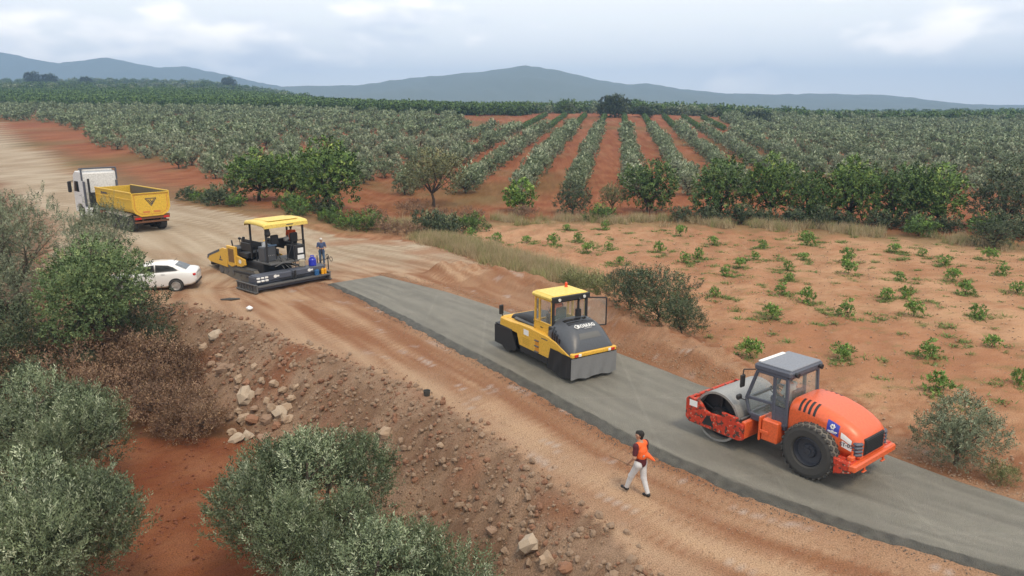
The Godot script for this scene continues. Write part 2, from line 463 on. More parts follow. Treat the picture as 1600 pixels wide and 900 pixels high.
func make_lane():
	var rows := 260; var cols := 30
	var v := PackedVector3Array(); var c := PackedColorArray(); var uv := PackedVector2Array(); var n := PackedVector3Array(); var idx := PackedInt32Array()
	for j in rows:
		var f := float(j) / (rows - 1)
		var a := along(LANE_NEAR, f); var b := along(LANE_FAR, f)
		var wob := 0.10 * nz.get_noise_2d(f * 60.0, 3.0) + 0.05 * nf.get_noise_2d(f * 300.0, 5.0)
		for i in cols:
			var t := float(i) / (cols - 1)
			# edge columns are packed close for the crumbled side slopes
			var u: float = [0.0, 0.03, 0.065, 0.10][i] if i < 4 else (1.0 - [0.0, 0.02, 0.05][cols - 1 - i] if cols - 1 - i < 3 else lerp(0.12, 0.94, (i - 4.0) / (cols - 8.0)))
			var p := a.lerp(b, u)
			if i < 4: p += (a - b).normalized() * wob
			var y: float = 0.055 + 0.006 * nz.get_noise_2d(p.x, p.y)
			if i == 0 or i == cols - 1: y = -0.06
			elif i == 1: y = 0.02 + 0.015 * nf.get_noise_2d(p.x * 5.0, p.y * 5.0)
			elif i == 2: y = 0.04 + 0.015 * nf.get_noise_2d(p.x * 5.0, p.y * 5.0)
			elif i == cols - 2: y = 0.03
			if f < 0.008: y = -0.05
			v.append(Vector3(p.x, y, p.y)); uv.append(p)
			var g: float = 0.285 + 0.08 * nz.get_noise_2d(u * 7.0, f * 6.0) + 0.03 * nf.get_noise_2d(u * 22.0, f * 14.0) + 0.02 * nf.get_noise_2d(p.x * 1.5, p.y * 1.5)
			if i < 4: g = 0.115 + 0.05 * nf.get_noise_2d(p.x * 4.0, p.y * 4.0)
			c.append(Color(g * 1.06, g, g * 0.83))
	for j in rows:
		for i in cols:
			var a := v[j * cols + min(i + 1, cols - 1)] - v[j * cols + max(i - 1, 0)]
			var b := v[min(j + 1, rows - 1) * cols + i] - v[max(j - 1, 0) * cols + i]
			var q := a.cross(b).normalized()
			n.append(q if q.y > 0 else -q)
	for j in rows - 1:
		for i in cols - 1:
			var k := j * cols + i
			idx.append_array([k, k + 1, k + cols, k + 1, k + cols + 1, k + cols])
	var a := []; a.resize(Mesh.ARRAY_MAX)
	a[Mesh.ARRAY_VERTEX] = v; a[Mesh.ARRAY_NORMAL] = n; a[Mesh.ARRAY_COLOR] = c; a[Mesh.ARRAY_TEX_UV] = uv; a[Mesh.ARRAY_INDEX] = idx
	var m := ArrayMesh.new(); m.add_surface_from_arrays(Mesh.PRIMITIVE_TRIANGLES, a)
	tag(put(m, "road", M.lane), "freshly laid grey road base lane with a dark crumbled edge", "road", "", "structure")

func make_hills():
	var main := [Vector2(-2700,150),Vector2(-2308,212),Vector2(-1921,244),Vector2(-1317,255),Vector2(-876,313),Vector2(-437,355),Vector2(-164,381),Vector2(109,423),Vector2(382,381),Vector2(712,307),Vector2(987,260),Vector2(1152,271),Vector2(1428,223),Vector2(1815,186),Vector2(2201,175),Vector2(2696,186),Vector2(3248,170),Vector2(3472,132),Vector2(3864,95),Vector2(4417,84),Vector2(5250,63),Vector2(7000,40)]
	var back := [Vector2(-12000,500),Vector2(-7962,686),Vector2(-6683,822),Vector2(-6361,742),Vector2(-5911,670),Vector2(-5273,742),Vector2(-4618,613),Vector2(-4279,637),Vector2(-3868,549),Vector2(-3373,435),Vector2(-3040,370),Vector2(-2541,240),Vector2(-1800,120)]
	for q in [[main, 2600.0, 700.0, "hills", "broad blue hill with a rounded summit beyond the plain"], [back, 3000.0, 600.0, "hills", "faint blue mountain range with several peaks behind the left grove"]]:
		var pr: Array = q[0]; var R: float = q[1]; var half: float = q[2]
		var sc: float = R / (6500.0 if R < 2800.0 else 10000.0)      # profiles were measured at 6.5 and 10 km
		var prof := []
		for p in pr: prof.append(Vector2(p.x * sc, 9.5 + (p.y - 9.5) * sc))
		pr = prof
		var b := B.new()
		var nx := 170; var nd := 26
		var pts := []
		for j in nd:
			var row := []
			var f := -1.0 + 2.0 * j / (nd - 1)
			for i in nx:
				var x: float = lerp(pr[0].x, pr[-1].x, float(i) / (nx - 1))
				var y := 0.0
				for k in pr.size() - 1:
					if x <= pr[k + 1].x:
						y = lerp(pr[k].y, pr[k + 1].y, (x - pr[k].x) / (pr[k + 1].x - pr[k].x)); break
				var fall: float = pow(max(0.0, 1.0 - abs(f)), 0.8)
				var nn := nz.get_noise_2d(x * 0.006, f * 2.2 + R) * 0.35 + nf.get_noise_2d(x * 0.022, f * 7.0) * 0.1
				y = y * fall * (1.0 + nn * (1.0 - fall) * 1.2) + 2.0 * nf.get_noise_2d(x * 0.05, f) - 8.0 * (1.0 - fall)
				row.append(Vector3(x, y, -R + f * half))
			pts.append(row)
		b.loft(pts, false, false, Vector3(0, -9000, -R))
		var m := mat(lin(0.10, 0.11, 0.055), 1.0)
		var o := part(b, q[3], m); tag(o, q[4], "hills", "", "structure")

# ---------------------------------------------------------------- machines: x forward, y up, z to the right of each
func P2(a: Array) -> PackedVector2Array:
	var o := PackedVector2Array()
	for i in range(0, a.size(), 2): o.append(Vector2(a[i], a[i + 1]))
	return o

func letters(s: String, h: float, at: Vector3, right: Vector3, up: Vector3, m: Material, parent: Node, called := "lettering", bold := true) -> MeshInstance3D:
	var t := TextMesh.new(); t.text = s; t.font_size = 64; t.pixel_size = h / 46.0; t.depth = 0.004; t.curve_step = 2.0
	var f := SystemFont.new(); f.font_names = PackedStringArray(["Droid Sans"]); f.font_weight = 700 if bold else 400
	t.font = f
	var o := put(t, called, m, parent)
	o.transform = Transform3D(Basis(right.normalized(), up.normalized(), right.cross(up).normalized()), at)
	return o

func wheel(parent: Node, at: Vector3, r: float, w: float, rim_r: float, tyre_m: Material, rim_m: Material, lugs := 0, called := "wheel"):   # axle along z
	var n := Node3D.new(); n.name = called; parent.add_child(n, true); n.position = at
	var b := B.new(); var h := w / 2
	b.lathe([[-h * 0.72, rim_r], [-h * 0.95, rim_r * 1.1], [-h, r * 0.82], [-h * 0.88, r * 0.95], [-h * 0.6, r * 0.995], [0, r], [h * 0.6, r * 0.995], [h * 0.88, r * 0.95], [h, r * 0.82], [h * 0.95, rim_r * 1.1], [h * 0.72, rim_r]], Vector3.ZERO, Vector3(0, 0, 1), 40)
	var lug := B.new()
	if lugs > 0:
		for i in lugs:
			for k in 4:
				var a := TAU * (i + 0.5 * (k % 2)) / lugs
				var z := (k - 1.5) * h * 0.5
				var u := Vector3(cos(a), sin(a), 0); var tg := Vector3(-sin(a), cos(a), 0)
				var dz := h * 0.27; var dt := r * 2.6 / lugs
				var c := u * (r * (1.03 if k == 1 or k == 2 else 1.0)) + Vector3(0, 0, z)
				var lo := u * 0.04
				var q := [c + Vector3(0, 0, dz), c + tg * dt, c - Vector3(0, 0, dz), c - tg * dt]
				lug.quad(q[0], q[1], q[2], q[3], u)
				for e in 4: lug.quad(q[e], q[(e + 1) % 4], q[(e + 1) % 4] - lo, q[e] - lo, (q[e] + q[(e + 1) % 4]) / 2 - c)
	part(b, "tyre", tyre_m, n)
	if lugs > 0:
		part(lug, "tread", M.tyre, n)
		lug = B.new(); lug.lathe([[-h * 0.9, r * 0.945], [-h * 0.6, r * 1.0], [0, r * 1.005], [h * 0.6, r * 1.0], [h * 0.9, r * 0.945]], Vector3.ZERO, Vector3(0, 0, 1), 40); part(lug, "tread_base", M.tyre_dust, n)
	b = B.new()
	for s in [-1, 1]:
		b.lathe([[s * h * 0.72, rim_r], [s * h * 0.8, rim_r * 0.93], [s * h * 0.35, rim_r * 0.84], [s * h * 0.3, rim_r * 0.5], [s * h * 0.5, rim_r * 0.42], [s * h * 0.5, rim_r * 0.2], [s * h * 0.62, rim_r * 0.18], [s * h * 0.62, 0.0]], Vector3.ZERO, Vector3(0, 0, 1), 28)
		for i in 8:
			var a := TAU * i / 8
			b.cyl(Vector3(cos(a) * rim_r * 0.33, sin(a) * rim_r * 0.33, s * h * 0.45), Vector3(cos(a) * rim_r * 0.33, sin(a) * rim_r * 0.33, s * h * 0.58), rim_r * 0.045, rim_r * 0.045, 6)
	part(b, "rim", rim_m, n)

func bars(list: Array, w: float) -> B:          # square-section bars between pairs of points
	var b := B.new()
	for q in list:
		var d: Vector3 = q[1] - q[0]; var x := d.normalized()
		var up := Vector3.UP if abs(x.y) < 0.95 else Vector3.RIGHT
		var z := x.cross(up).normalized(); var y := z.cross(x)
		b.box((q[0] + q[1]) / 2, Vector3(d.length(), w, w), w * 0.15, Basis(x, y, z))
	return b

func pane(pts: Array, parent: Node, called := "window", m: Material = null):
	var b := B.new()
	var out: Vector3 = (pts[1] - pts[0]).cross(pts[2] - pts[0])
	for i in range(1, pts.size() - 1): b.f(pts[0], pts[i], pts[i + 1], out)
	return part(b, called, m if m else M.glass, parent)

func section(w: float, top: float, bot: float, rad: float, x: float, k := 6) -> Array:   # rounded-shoulder cross section from left foot over the top to right foot
	var r: float = min(rad, w * 0.95)
	var row := [Vector3(x, bot, -w), Vector3(x, lerp(bot, top - r, 0.5), -w)]
	for i in k + 1:
		var a := PI / 2 * i / k
		row.append(Vector3(x, top - r + r * sin(a), -w + r - r * cos(a)))
	for i in k + 1:
		var a := PI / 2 * (1.0 - float(i) / k)
		row.append(Vector3(x, top - r + r * sin(a), w - r + r * cos(a)))
	row.append(Vector3(x, lerp(bot, top - r, 0.5), w)); row.append(Vector3(x, bot, w))
	return row

func machine_materials():
	M.glass = StandardMaterial3D.new(); M.glass.albedo_color = Color(0.75, 0.82, 0.8, 0.16); M.glass.transparency = BaseMaterial3D.TRANSPARENCY_ALPHA; M.glass.roughness = 0.03; M.glass.metallic_specular = 0.6
	M.tint = StandardMaterial3D.new(); M.tint.albedo_color = Color(0.05, 0.07, 0.08, 0.8); M.tint.transparency = BaseMaterial3D.TRANSPARENCY_ALPHA; M.tint.roughness = 0.04
	M.film = mat(lin(0.20, 0.205, 0.21), 0.45, 0, M.grime, 1.2)
	M.orange = mat(lin(0.74, 0.125, 0.035), 0.42, 0, M.grime, 0.8)
	M.orange.clearcoat_enabled = true; M.orange.clearcoat = 0.3; M.orange.clearcoat_roughness = 0.3
	M.yellow = mat(lin(0.76, 0.44, 0.055), 0.42, 0, M.grime, 0.8)
	M.canopy = mat(lin(0.80, 0.60, 0.14), 0.5, 0, M.grime, 0.5)
	M.truck_yellow = mat(lin(0.72, 0.46, 0.05), 0.5, 0, M.grime, 0.5)
	M.slate = mat(lin(0.085, 0.095, 0.125), 0.5, 0, M.grime, 0.9)
	M.roof_grey = mat(lin(0.22, 0.235, 0.27), 0.5, 0, M.grime, 0.9)
	M.black = mat(lin(0.018, 0.018, 0.02), 0.55, 0, M.grime, 1.0)
	M.hood_black = mat(lin(0.075, 0.082, 0.095), 0.4, 0, M.grime, 0.8)
	M.tyre = mat(lin(0.05, 0.048, 0.045), 0.85, 0, M.grime, 1.3)
	M.tyre_dust = mat(lin(0.17, 0.155, 0.13), 0.9, 0, M.grime, 1.6)
	M.rim = mat(lin(0.055, 0.06, 0.075), 0.5, 0.2, M.grime, 1.2)
	M.steel = mat(lin(0.40, 0.39, 0.37), 0.5, 0.55, M.grime, 1.1)
	M.grey = mat(lin(0.13, 0.13, 0.13), 0.6, 0.2, M.grime, 1.0)
	M.silver = mat(lin(0.5, 0.5, 0.5), 0.35, 0.6)
	M.white = mat(lin(0.72, 0.72, 0.71), 0.35, 0, M.grime, 0.4); M.white.clearcoat_enabled = true; M.white.clearcoat = 0.4
	M.sticker = mat(lin(0.74, 0.74, 0.72), 0.5)
	M.print = mat(lin(0.06, 0.06, 0.08), 0.6)
	M.blue = mat(lin(0.035, 0.05, 0.34), 0.45)
	M.red_lamp = mat(lin(0.5, 0.02, 0.015), 0.2)
	M.lamp = mat(lin(0.75, 0.75, 0.72), 0.15)
	M.rust = mat(lin(0.2, 0.09, 0.045), 0.9, 0, M.fine, 1.5)
	# paint scraped down to primer, metal and dirt
	var w := 512
	var q := FastNoiseLite.new(); q.seed = 71; q.frequency = 0.018; q.fractal_octaves = 5
	var src := q.get_seamless_image(w, w); src.convert(Image.FORMAT_L8)
	var q2 := FastNoiseLite.new(); q2.seed = 72; q2.frequency = 0.03; q2.fractal_octaves = 4
	var s2 := q2.get_seamless_image(w, w); s2.convert(Image.FORMAT_L8)
	var d := src.get_data(); var d2 := s2.get_data()
	var out := PackedByteArray(); out.resize(w * w * 3)
	for i in w * w:
		var c := Color(0.80, 0.235, 0.12)
		c = c.darkened(0.25 * (1.0 - d2[i] / 255.0))
		if d[i] > 172: c = Color(0.30, 0.20, 0.17)
		elif d[i] > 166: c = Color(0.42, 0.2, 0.14)
		if d2[i] > 196: c = Color(0.66, 0.55, 0.48)
		out[i * 3] = int(c.r * 255); out[i * 3 + 1] = int(c.g * 255); out[i * 3 + 2] = int(c.b * 255)
	M.worn = mat(Color(1, 1, 1), 0.65, 0, ImageTexture.create_from_image(Image.create_from_data(w, w, false, Image.FORMAT_RGB8, out)), 0.5)

func drum_roller(at: Vector3, turn: float) -> Node3D:
	var t := thing("drum_roller", at, turn, "orange single drum roller with a dark grey cab and big diamond tread tyres", "roller")
	var b := B.new()
	b.lathe([[-1.05, 0.69], [-1.05, 0.76], [1.05, 0.76], [1.05, 0.69], [0.72, 0.69], [-0.72, 0.69], [-1.05, 0.69]], Vector3(1.5, 0.76, 0), Vector3(0, 0, 1), 56)
	var drum := part(b, "drum", M.steel, t)
	b = B.new()
	for s in [-1, 1]:
		b.lathe([[s * 0.80, 0.69], [s * 0.80, 0.3], [s * 0.95, 0.26], [s * 0.95, 0.0]], Vector3(1.5, 0.76, 0), Vector3(0, 0, 1), 32)
		for i in 5:
			var a := TAU * i / 5 + 0.4
			b.box(Vector3(1.5 + cos(a) * 0.45, 0.76 + sin(a) * 0.45, s * 0.85), Vector3(0.42, 0.07, 0.1), 0.01, Basis(Vector3(0, 0, 1), a))
		part(b, "hub", M.black, drum); b = B.new()
	var fr := Node3D.new(); fr.name = "drum_frame"; t.add_child(fr)
	for s in [-1, 1]:
		b = B.new()
		b.prism(P2([2.5, 0.50, 2.5, 1.08, 2.42, 1.16, 2.08, 1.16, 1.94, 1.06, 1.80, 0.90, 1.62, 0.86, 1.42, 0.88, 1.22, 0.90, 1.22, 1.04, 0.70, 1.02, 0.70, 0.90, 0.48, 0.86, 0.48, 0.42, 0.62, 0.36, 2.36, 0.38]), s * 1.12, s * 1.22, 0.015)
		part(b, "side_plate", M.worn, fr)
		b = B.new(); b.prism(P2([1.88, 0.48, 1.72, 0.78, 1.62, 0.78, 1.46, 0.48]), s * 1.2195, s * 1.226)  # black plate on the uncut side, painting in the dark of a triangular hole
		part(b, "painted_opening", M.black, fr)
		b = B.new(); b.prism(P2([2.36, 0.90, 2.36, 1.09, 2.08, 1.09, 2.08, 0.90]), s * 1.2195, s * 1.2245)
		part(b, "sticker", M.sticker, fr)
		b = B.new(); b.cyl(Vector3(1.5, 0.76, s * 0.9), Vector3(1.5, 0.76, s * 1.12), 0.16, 0.16, 14)
		part(b, "bearing", M.black, fr)
	b = B.new(); b.box(Vector3(2.44, 0.78, 0), Vector3(0.12, 0.5, 2.24), 0.02); b.box(Vector3(2.47, 1.06, 0), Vector3(0.1, 0.1, 2.2), 0.02)
	part(b, "front_beam", M.worn, fr)
	b = B.new(); b.box(Vector3(0.55, 0.68, 0), Vector3(0.14, 0.5, 2.23), 0.02)
	part(b, "rear_beam", M.orange, fr)
	b = B.new(); b.box(Vector3(2.3, 0.98, 0), Vector3(0.06, 0.05, 2.1), 0.01); b.box(Vector3(0.68, 0.95, 0), Vector3(0.06, 0.05, 2.1), 0.01)
	part(b, "scraper", M.grey, fr)
	b = B.new(); b.box(Vector3(0.2, 0.72, 0), Vector3(0.6, 0.42, 0.7), 0.03); b.cyl(Vector3(0.1, 0.42, 0), Vector3(0.1, 1.05, 0), 0.14, 0.14, 14)
	part(b, "articulation_joint", M.grey, t)
	b = B.new(); b.box(Vector3(-1.2, 0.82, 0), Vector3(2.4, 0.5, 1.0), 0.03)
	for s in [-1, 1]: b.box(Vector3(-0.18, 0.86, s * 0.72), Vector3(0.5, 0.62, 0.5), 0.03)
	part(b, "chassis", M.orange, t)
	b = B.new()
	for s in [-1, 1]:
		b = B.new(); b.box(Vector3(0.12, 0.86, s * 0.72), Vector3(0.06, 0.7, 0.56), 0.012); b.box(Vector3(-0.02, 0.80, s * 0.985), Vector3(0.3, 0.1, 0.03), 0.01)
		part(b, "step", M.orange, t)
	b = B.new()
	for i in 6: b.path([Vector3(0.7, 0.95, -0.3 + i * 0.1), Vector3(0.4, 1.12 + 0.03 * (i % 3), -0.28 + i * 0.1), Vector3(0.1, 1.0, -0.2 + i * 0.08)], 0.022, 6)
	part(b, "hydraulic_hose", M.black, t)
	for s in [-1, 1]: wheel(t, Vector3(-1.38, 0.74, s * 0.84), 0.74, 0.58, 0.40, M.tyre, M.rim, 26)
	# cab
	var cab := Node3D.new(); cab.name = "cab"; t.add_child(cab)
	var L := []
	var pr := [Vector2(-0.56, 1.08), Vector2(-0.48, 2.44), Vector2(0.44, 2.44), Vector2(0.74, 1.52), Vector2(0.60, 1.12)]
	for s in [-0.76, 0.76]:
		for i in 5:
			var p: Vector2 = pr[i]; var q: Vector2 = pr[(i + 1) % 5]
			L.append([Vector3(p.x, p.y, s), Vector3(q.x, q.y, s)])
		L.append([Vector3(-0.16, 1.1, s), Vector3(-0.10, 2.44, s)])
		L.append([Vector3(-0.14, 1.62, s), Vector3(0.72, 1.58, s)])
	for p in pr: L.append([Vector3(p.x, p.y, -0.76), Vector3(p.x, p.y, 0.76)])
	part(bars(L, 0.085), "cab_frame", M.slate, cab)
	b = B.new(); b.box(Vector3(0.02, 1.0, 0), Vector3(1.15, 0.16, 1.5), 0.03); b.box(Vector3(-0.53, 1.36, 0), Vector3(0.05, 0.6, 1.46), 0.01)
	part(b, "cab_floor", M.slate, cab)
	for s in [-0.77, 0.77]:
		pane([Vector3(-0.12, 1.15, s), Vector3(0.58, 1.15, s), Vector3(0.72, 1.52, s), Vector3(0.43, 2.42, s), Vector3(-0.08, 2.42, s)], cab)
		pane([Vector3(-0.53, 1.6, s), Vector3(-0.14, 1.6, s), Vector3(-0.12, 2.42, s), Vector3(-0.48, 2.42, s)], cab)
		b = B.new(); b.prism(P2([-0.55, 1.1, -0.16, 1.1, -0.15, 1.58, -0.53, 1.58]), s - 0.012, s + 0.012); part(b, "side_panel", M.slate, cab)
	pane([Vector3(0.45, 2.42, -0.74), Vector3(0.74, 1.52, -0.74), Vector3(0.74, 1.52, 0.74), Vector3(0.45, 2.42, 0.74)], cab)
	pane([Vector3(0.74, 1.50, -0.74), Vector3(0.61, 1.14, -0.74), Vector3(0.61, 1.14, 0.74), Vector3(0.74, 1.50, 0.74)], cab)
	pane([Vector3(-0.54, 1.62, -0.72), Vector3(-0.49, 2.42, -0.72), Vector3(-0.49, 2.42, 0.72), Vector3(-0.54, 1.62, 0.72)], cab)
	b = B.new(); b.box(Vector3(-0.03, 2.56, 0), Vector3(1.14, 0.2, 1.66), 0.05); part(b, "roof", M.slate, cab)
	b = B.new(); b.box(Vector3(-0.05, 2.675, 0), Vector3(1.02, 0.05, 1.5), 0.02); part(b, "roof_panel", M.roof_grey, cab)
	b = B.new(); b.box(Vector3(0.44, 2.692, -0.1), Vector3(0.12, 0.05, 1.2), 0.015); part(b, "roof_trim", M.sticker, cab)
	for s in [-0.6, 0.6]:
		b = B.new(); b.cyl(Vector3(-0.58, 2.57, s), Vector3(-0.70, 2.56, s), 0.05, 0.075, 12); part(b, "work_lamp", M.black, cab)
	b = B.new(); b.box(Vector3(-0.18, 1.35, 0), Vector3(0.46, 0.14, 0.52), 0.04); b.box(Vector3(-0.38, 1.66, 0), Vector3(0.12, 0.6, 0.5), 0.05); b.box(Vector3(-0.18, 1.2, 0), Vector3(0.4, 0.2, 0.4)); part(b, "seat", M.black, cab)
	b = B.new(); b.cyl(Vector3(0.42, 1.1, 0), Vector3(0.3, 1.66, 0), 0.06, 0.04, 10)
	var sw := []
	for i in 17:
		var a := TAU * i / 16
		sw.append(Vector3(0.28, 1.7, 0) + Vector3(0.0, 0, 1) * sin(a) * 0.2 + Vector3(0.92, 0.38, 0) * cos(a) * 0.2)
	b.path(sw, 0.016, 6); b.box(Vector3(0.28, 1.69, 0), Vector3(0.36, 0.02, 0.05), 0.005, Basis(Vector3(0, 0, 1), 0.4)); part(b, "steering_wheel", M.black, cab)
	b = B.new(); b.path([Vector3(0.5, 2.46, -0.78), Vector3(0.74, 2.44, -1.0), Vector3(0.74, 2.28, -1.02)], 0.018, 6); b.box(Vector3(0.74, 2.1, -1.02), Vector3(0.07, 0.38, 0.2), 0.03); part(b, "mirror", M.black, cab)
	b = B.new(); b.path([Vector3(0.72, 1.46, -0.78), Vector3(0.86, 1.52, -0.92)], 0.016, 6); b.box(Vector3(0.87, 1.56, -0.94), Vector3(0.12, 0.16, 0.2), 0.04); part(b, "mirror", M.black, cab)
	# engine hood
	var hs := [[-0.60, 0.76, 1.88], [-0.75, 0.80, 1.95], [-1.1, 0.82, 1.96], [-1.5, 0.82, 1.91], [-1.9, 0.81, 1.81], [-2.2, 0.79, 1.69], [-2.42, 0.76, 1.56], [-2.54, 0.72, 1.44], [-2.58, 0.66, 1.34]]
	var rings := []
	for q in hs: rings.append(section(q[1], q[2], 0.86, 0.33, q[0]))
	b = B.new(); b.loft(rings); var hood := part(b, "hood", M.orange, t)
	var hp := func(x: float, f: float, off: float) -> Vector3:      # a point on the hood, f along its section
		var i := 0
		while i < hs.size() - 2 and x < hs[i + 1][0]: i += 1
		var u: float = (x - hs[i][0]) / (hs[i + 1][0] - hs[i][0])
		var row0: Array = rings[i]; var row1: Array = rings[i + 1]
		var g: float = f * (row0.size() - 1); var j: int = min(int(g), row0.size() - 2)
		var p: Vector3 = row0[j].lerp(row0[j + 1], g - j).lerp(row1[j].lerp(row1[j + 1], g - j), u)
		return p + (p - Vector3(x, 1.2, 0)).normalized() * off
	var patch := func(x0: float, x1: float, f0: float, f1: float, called: String, m: Material, off: float):
		var g := B.new()
		for i in 6:
			for j in 10:
				var xa: float = lerp(x0, x1, i / 6.0); var xb: float = lerp(x0, x1, (i + 1) / 6.0)
				var fa: float = lerp(f0, f1, j / 10.0); var fb: float = lerp(f0, f1, (j + 1) / 10.0)
				g.quad(hp.call(xa, fa, off), hp.call(xb, fa, off), hp.call(xb, fb, off), hp.call(xa, fb, off), hp.call(xa, fa, off) - Vector3(xa, 1.2, 0))
		return part(g, called, m, hood)
	for i in 4:
		patch.call(-0.88 - i * 0.14, -0.95 - i * 0.14, 0.16, 0.46, "louvre", M.rust if i < 0 else M.black, 0.006)
		patch.call(-0.88 - i * 0.14, -0.95 - i * 0.14, 0.54, 0.84, "louvre", M.black, 0.006)
	patch.call(-1.72, -2.04, 0.095, 0.25, "blue_sign", M.blue, 0.008)
	var sr := Vector3(-1, -0.05, 0.03); var su := Vector3(0.0, 1, 0.04)
	b = B.new()
	for i in 6:
		var a := TAU * i / 6
		b.cyl(Vector3(-1.87 + cos(a) * 0.045, 1.56 + sin(a) * 0.045, -0.78), Vector3(-1.87 + cos(a) * 0.045, 1.56 + sin(a) * 0.045, -0.825), 0.025, 0.025, 8)
	part(b, "emblem", M.sticker, hood)
	b = B.new()
	b.box(Vector3(-1.88, 1.46, -0.826), Vector3(0.06, 0.016, 0.006)); b.box(Vector3(-1.88, 1.43, -0.825), Vector3(0.26, 0.028, 0.008)); b.box(Vector3(-1.88, 1.395, -0.825), Vector3(0.2, 0.012, 0.006))
	part(b, "sign_print", M.sticker, hood)
	patch.call(-2.10, -2.38, 0.10, 0.17, "sticker", M.sticker, 0.008)
	patch.call(-2.14, -2.40, 0.055, 0.092, "sticker", M.sticker, 0.008)
	letters("ST-03", 0.10, Vector3(-2.27, 1.185, -0.812), Vector3(-1, 0, 0.12), Vector3(0, 1, 0.0), M.print, hood)
	b = B.new()
	b.box(Vector3(-2.57, 1.14, 0.0), Vector3(0.08, 0.46, 1.0), 0.02)
	for i in 9: b.box(Vector3(-2.62, 0.96 + i * 0.045, 0.0), Vector3(0.03, 0.018, 0.94), 0.004)
	part(b, "grille", M.black, t)
	for s in [-1, 1]:
		b = B.new()
		for i in 4: b.box(Vector3(-2.48, 0.98 + i * 0.095, s * 0.66), Vector3(0.24, 0.085, 0.24), 0.035, Basis(Vector3.UP, s * 0.5))
		part(b, "tail_lamp", M.slate, t)
	b = B.new(); b.box(Vector3(-2.6, 0.74, 0), Vector3(0.2, 0.2, 2.2), 0.04)
	for s in [-1, 1]: b.cyl(Vector3(-2.65, 0.66, s * 0.5), Vector3(-2.65, 0.52, s * 0.5), 0.03, 0.03, 8); b.box(Vector3(-2.65, 0.52, s * 0.5), Vector3(0.06, 0.03, 0.2), 0.01)
	part(b, "bumper", M.orange, t)
	for s in [-1, 1]:
		b = B.new(); b.prism(P2([-2.1, 0.88, -2.58, 0.82, -2.58, 0.60, -2.14, 0.44]), s * 0.98, s * 1.09, 0.015); b.box(Vector3(-2.34, 0.84, s * 0.9), Vector3(0.46, 0.04, 0.36), 0.01)
		part(b, "bumper_bracket", M.worn, t)
	b = B.new(); b.box(Vector3(-2.46, 0.92, -0.86), Vector3(0.14, 0.12, 0.18), 0.02); b.cyl(Vector3(-2.46, 0.97, -0.84), Vector3(-2.46, 1.1, -0.84), 0.03, 0.03, 8); part(b, "tank_cap", M.orange, t)
	return t

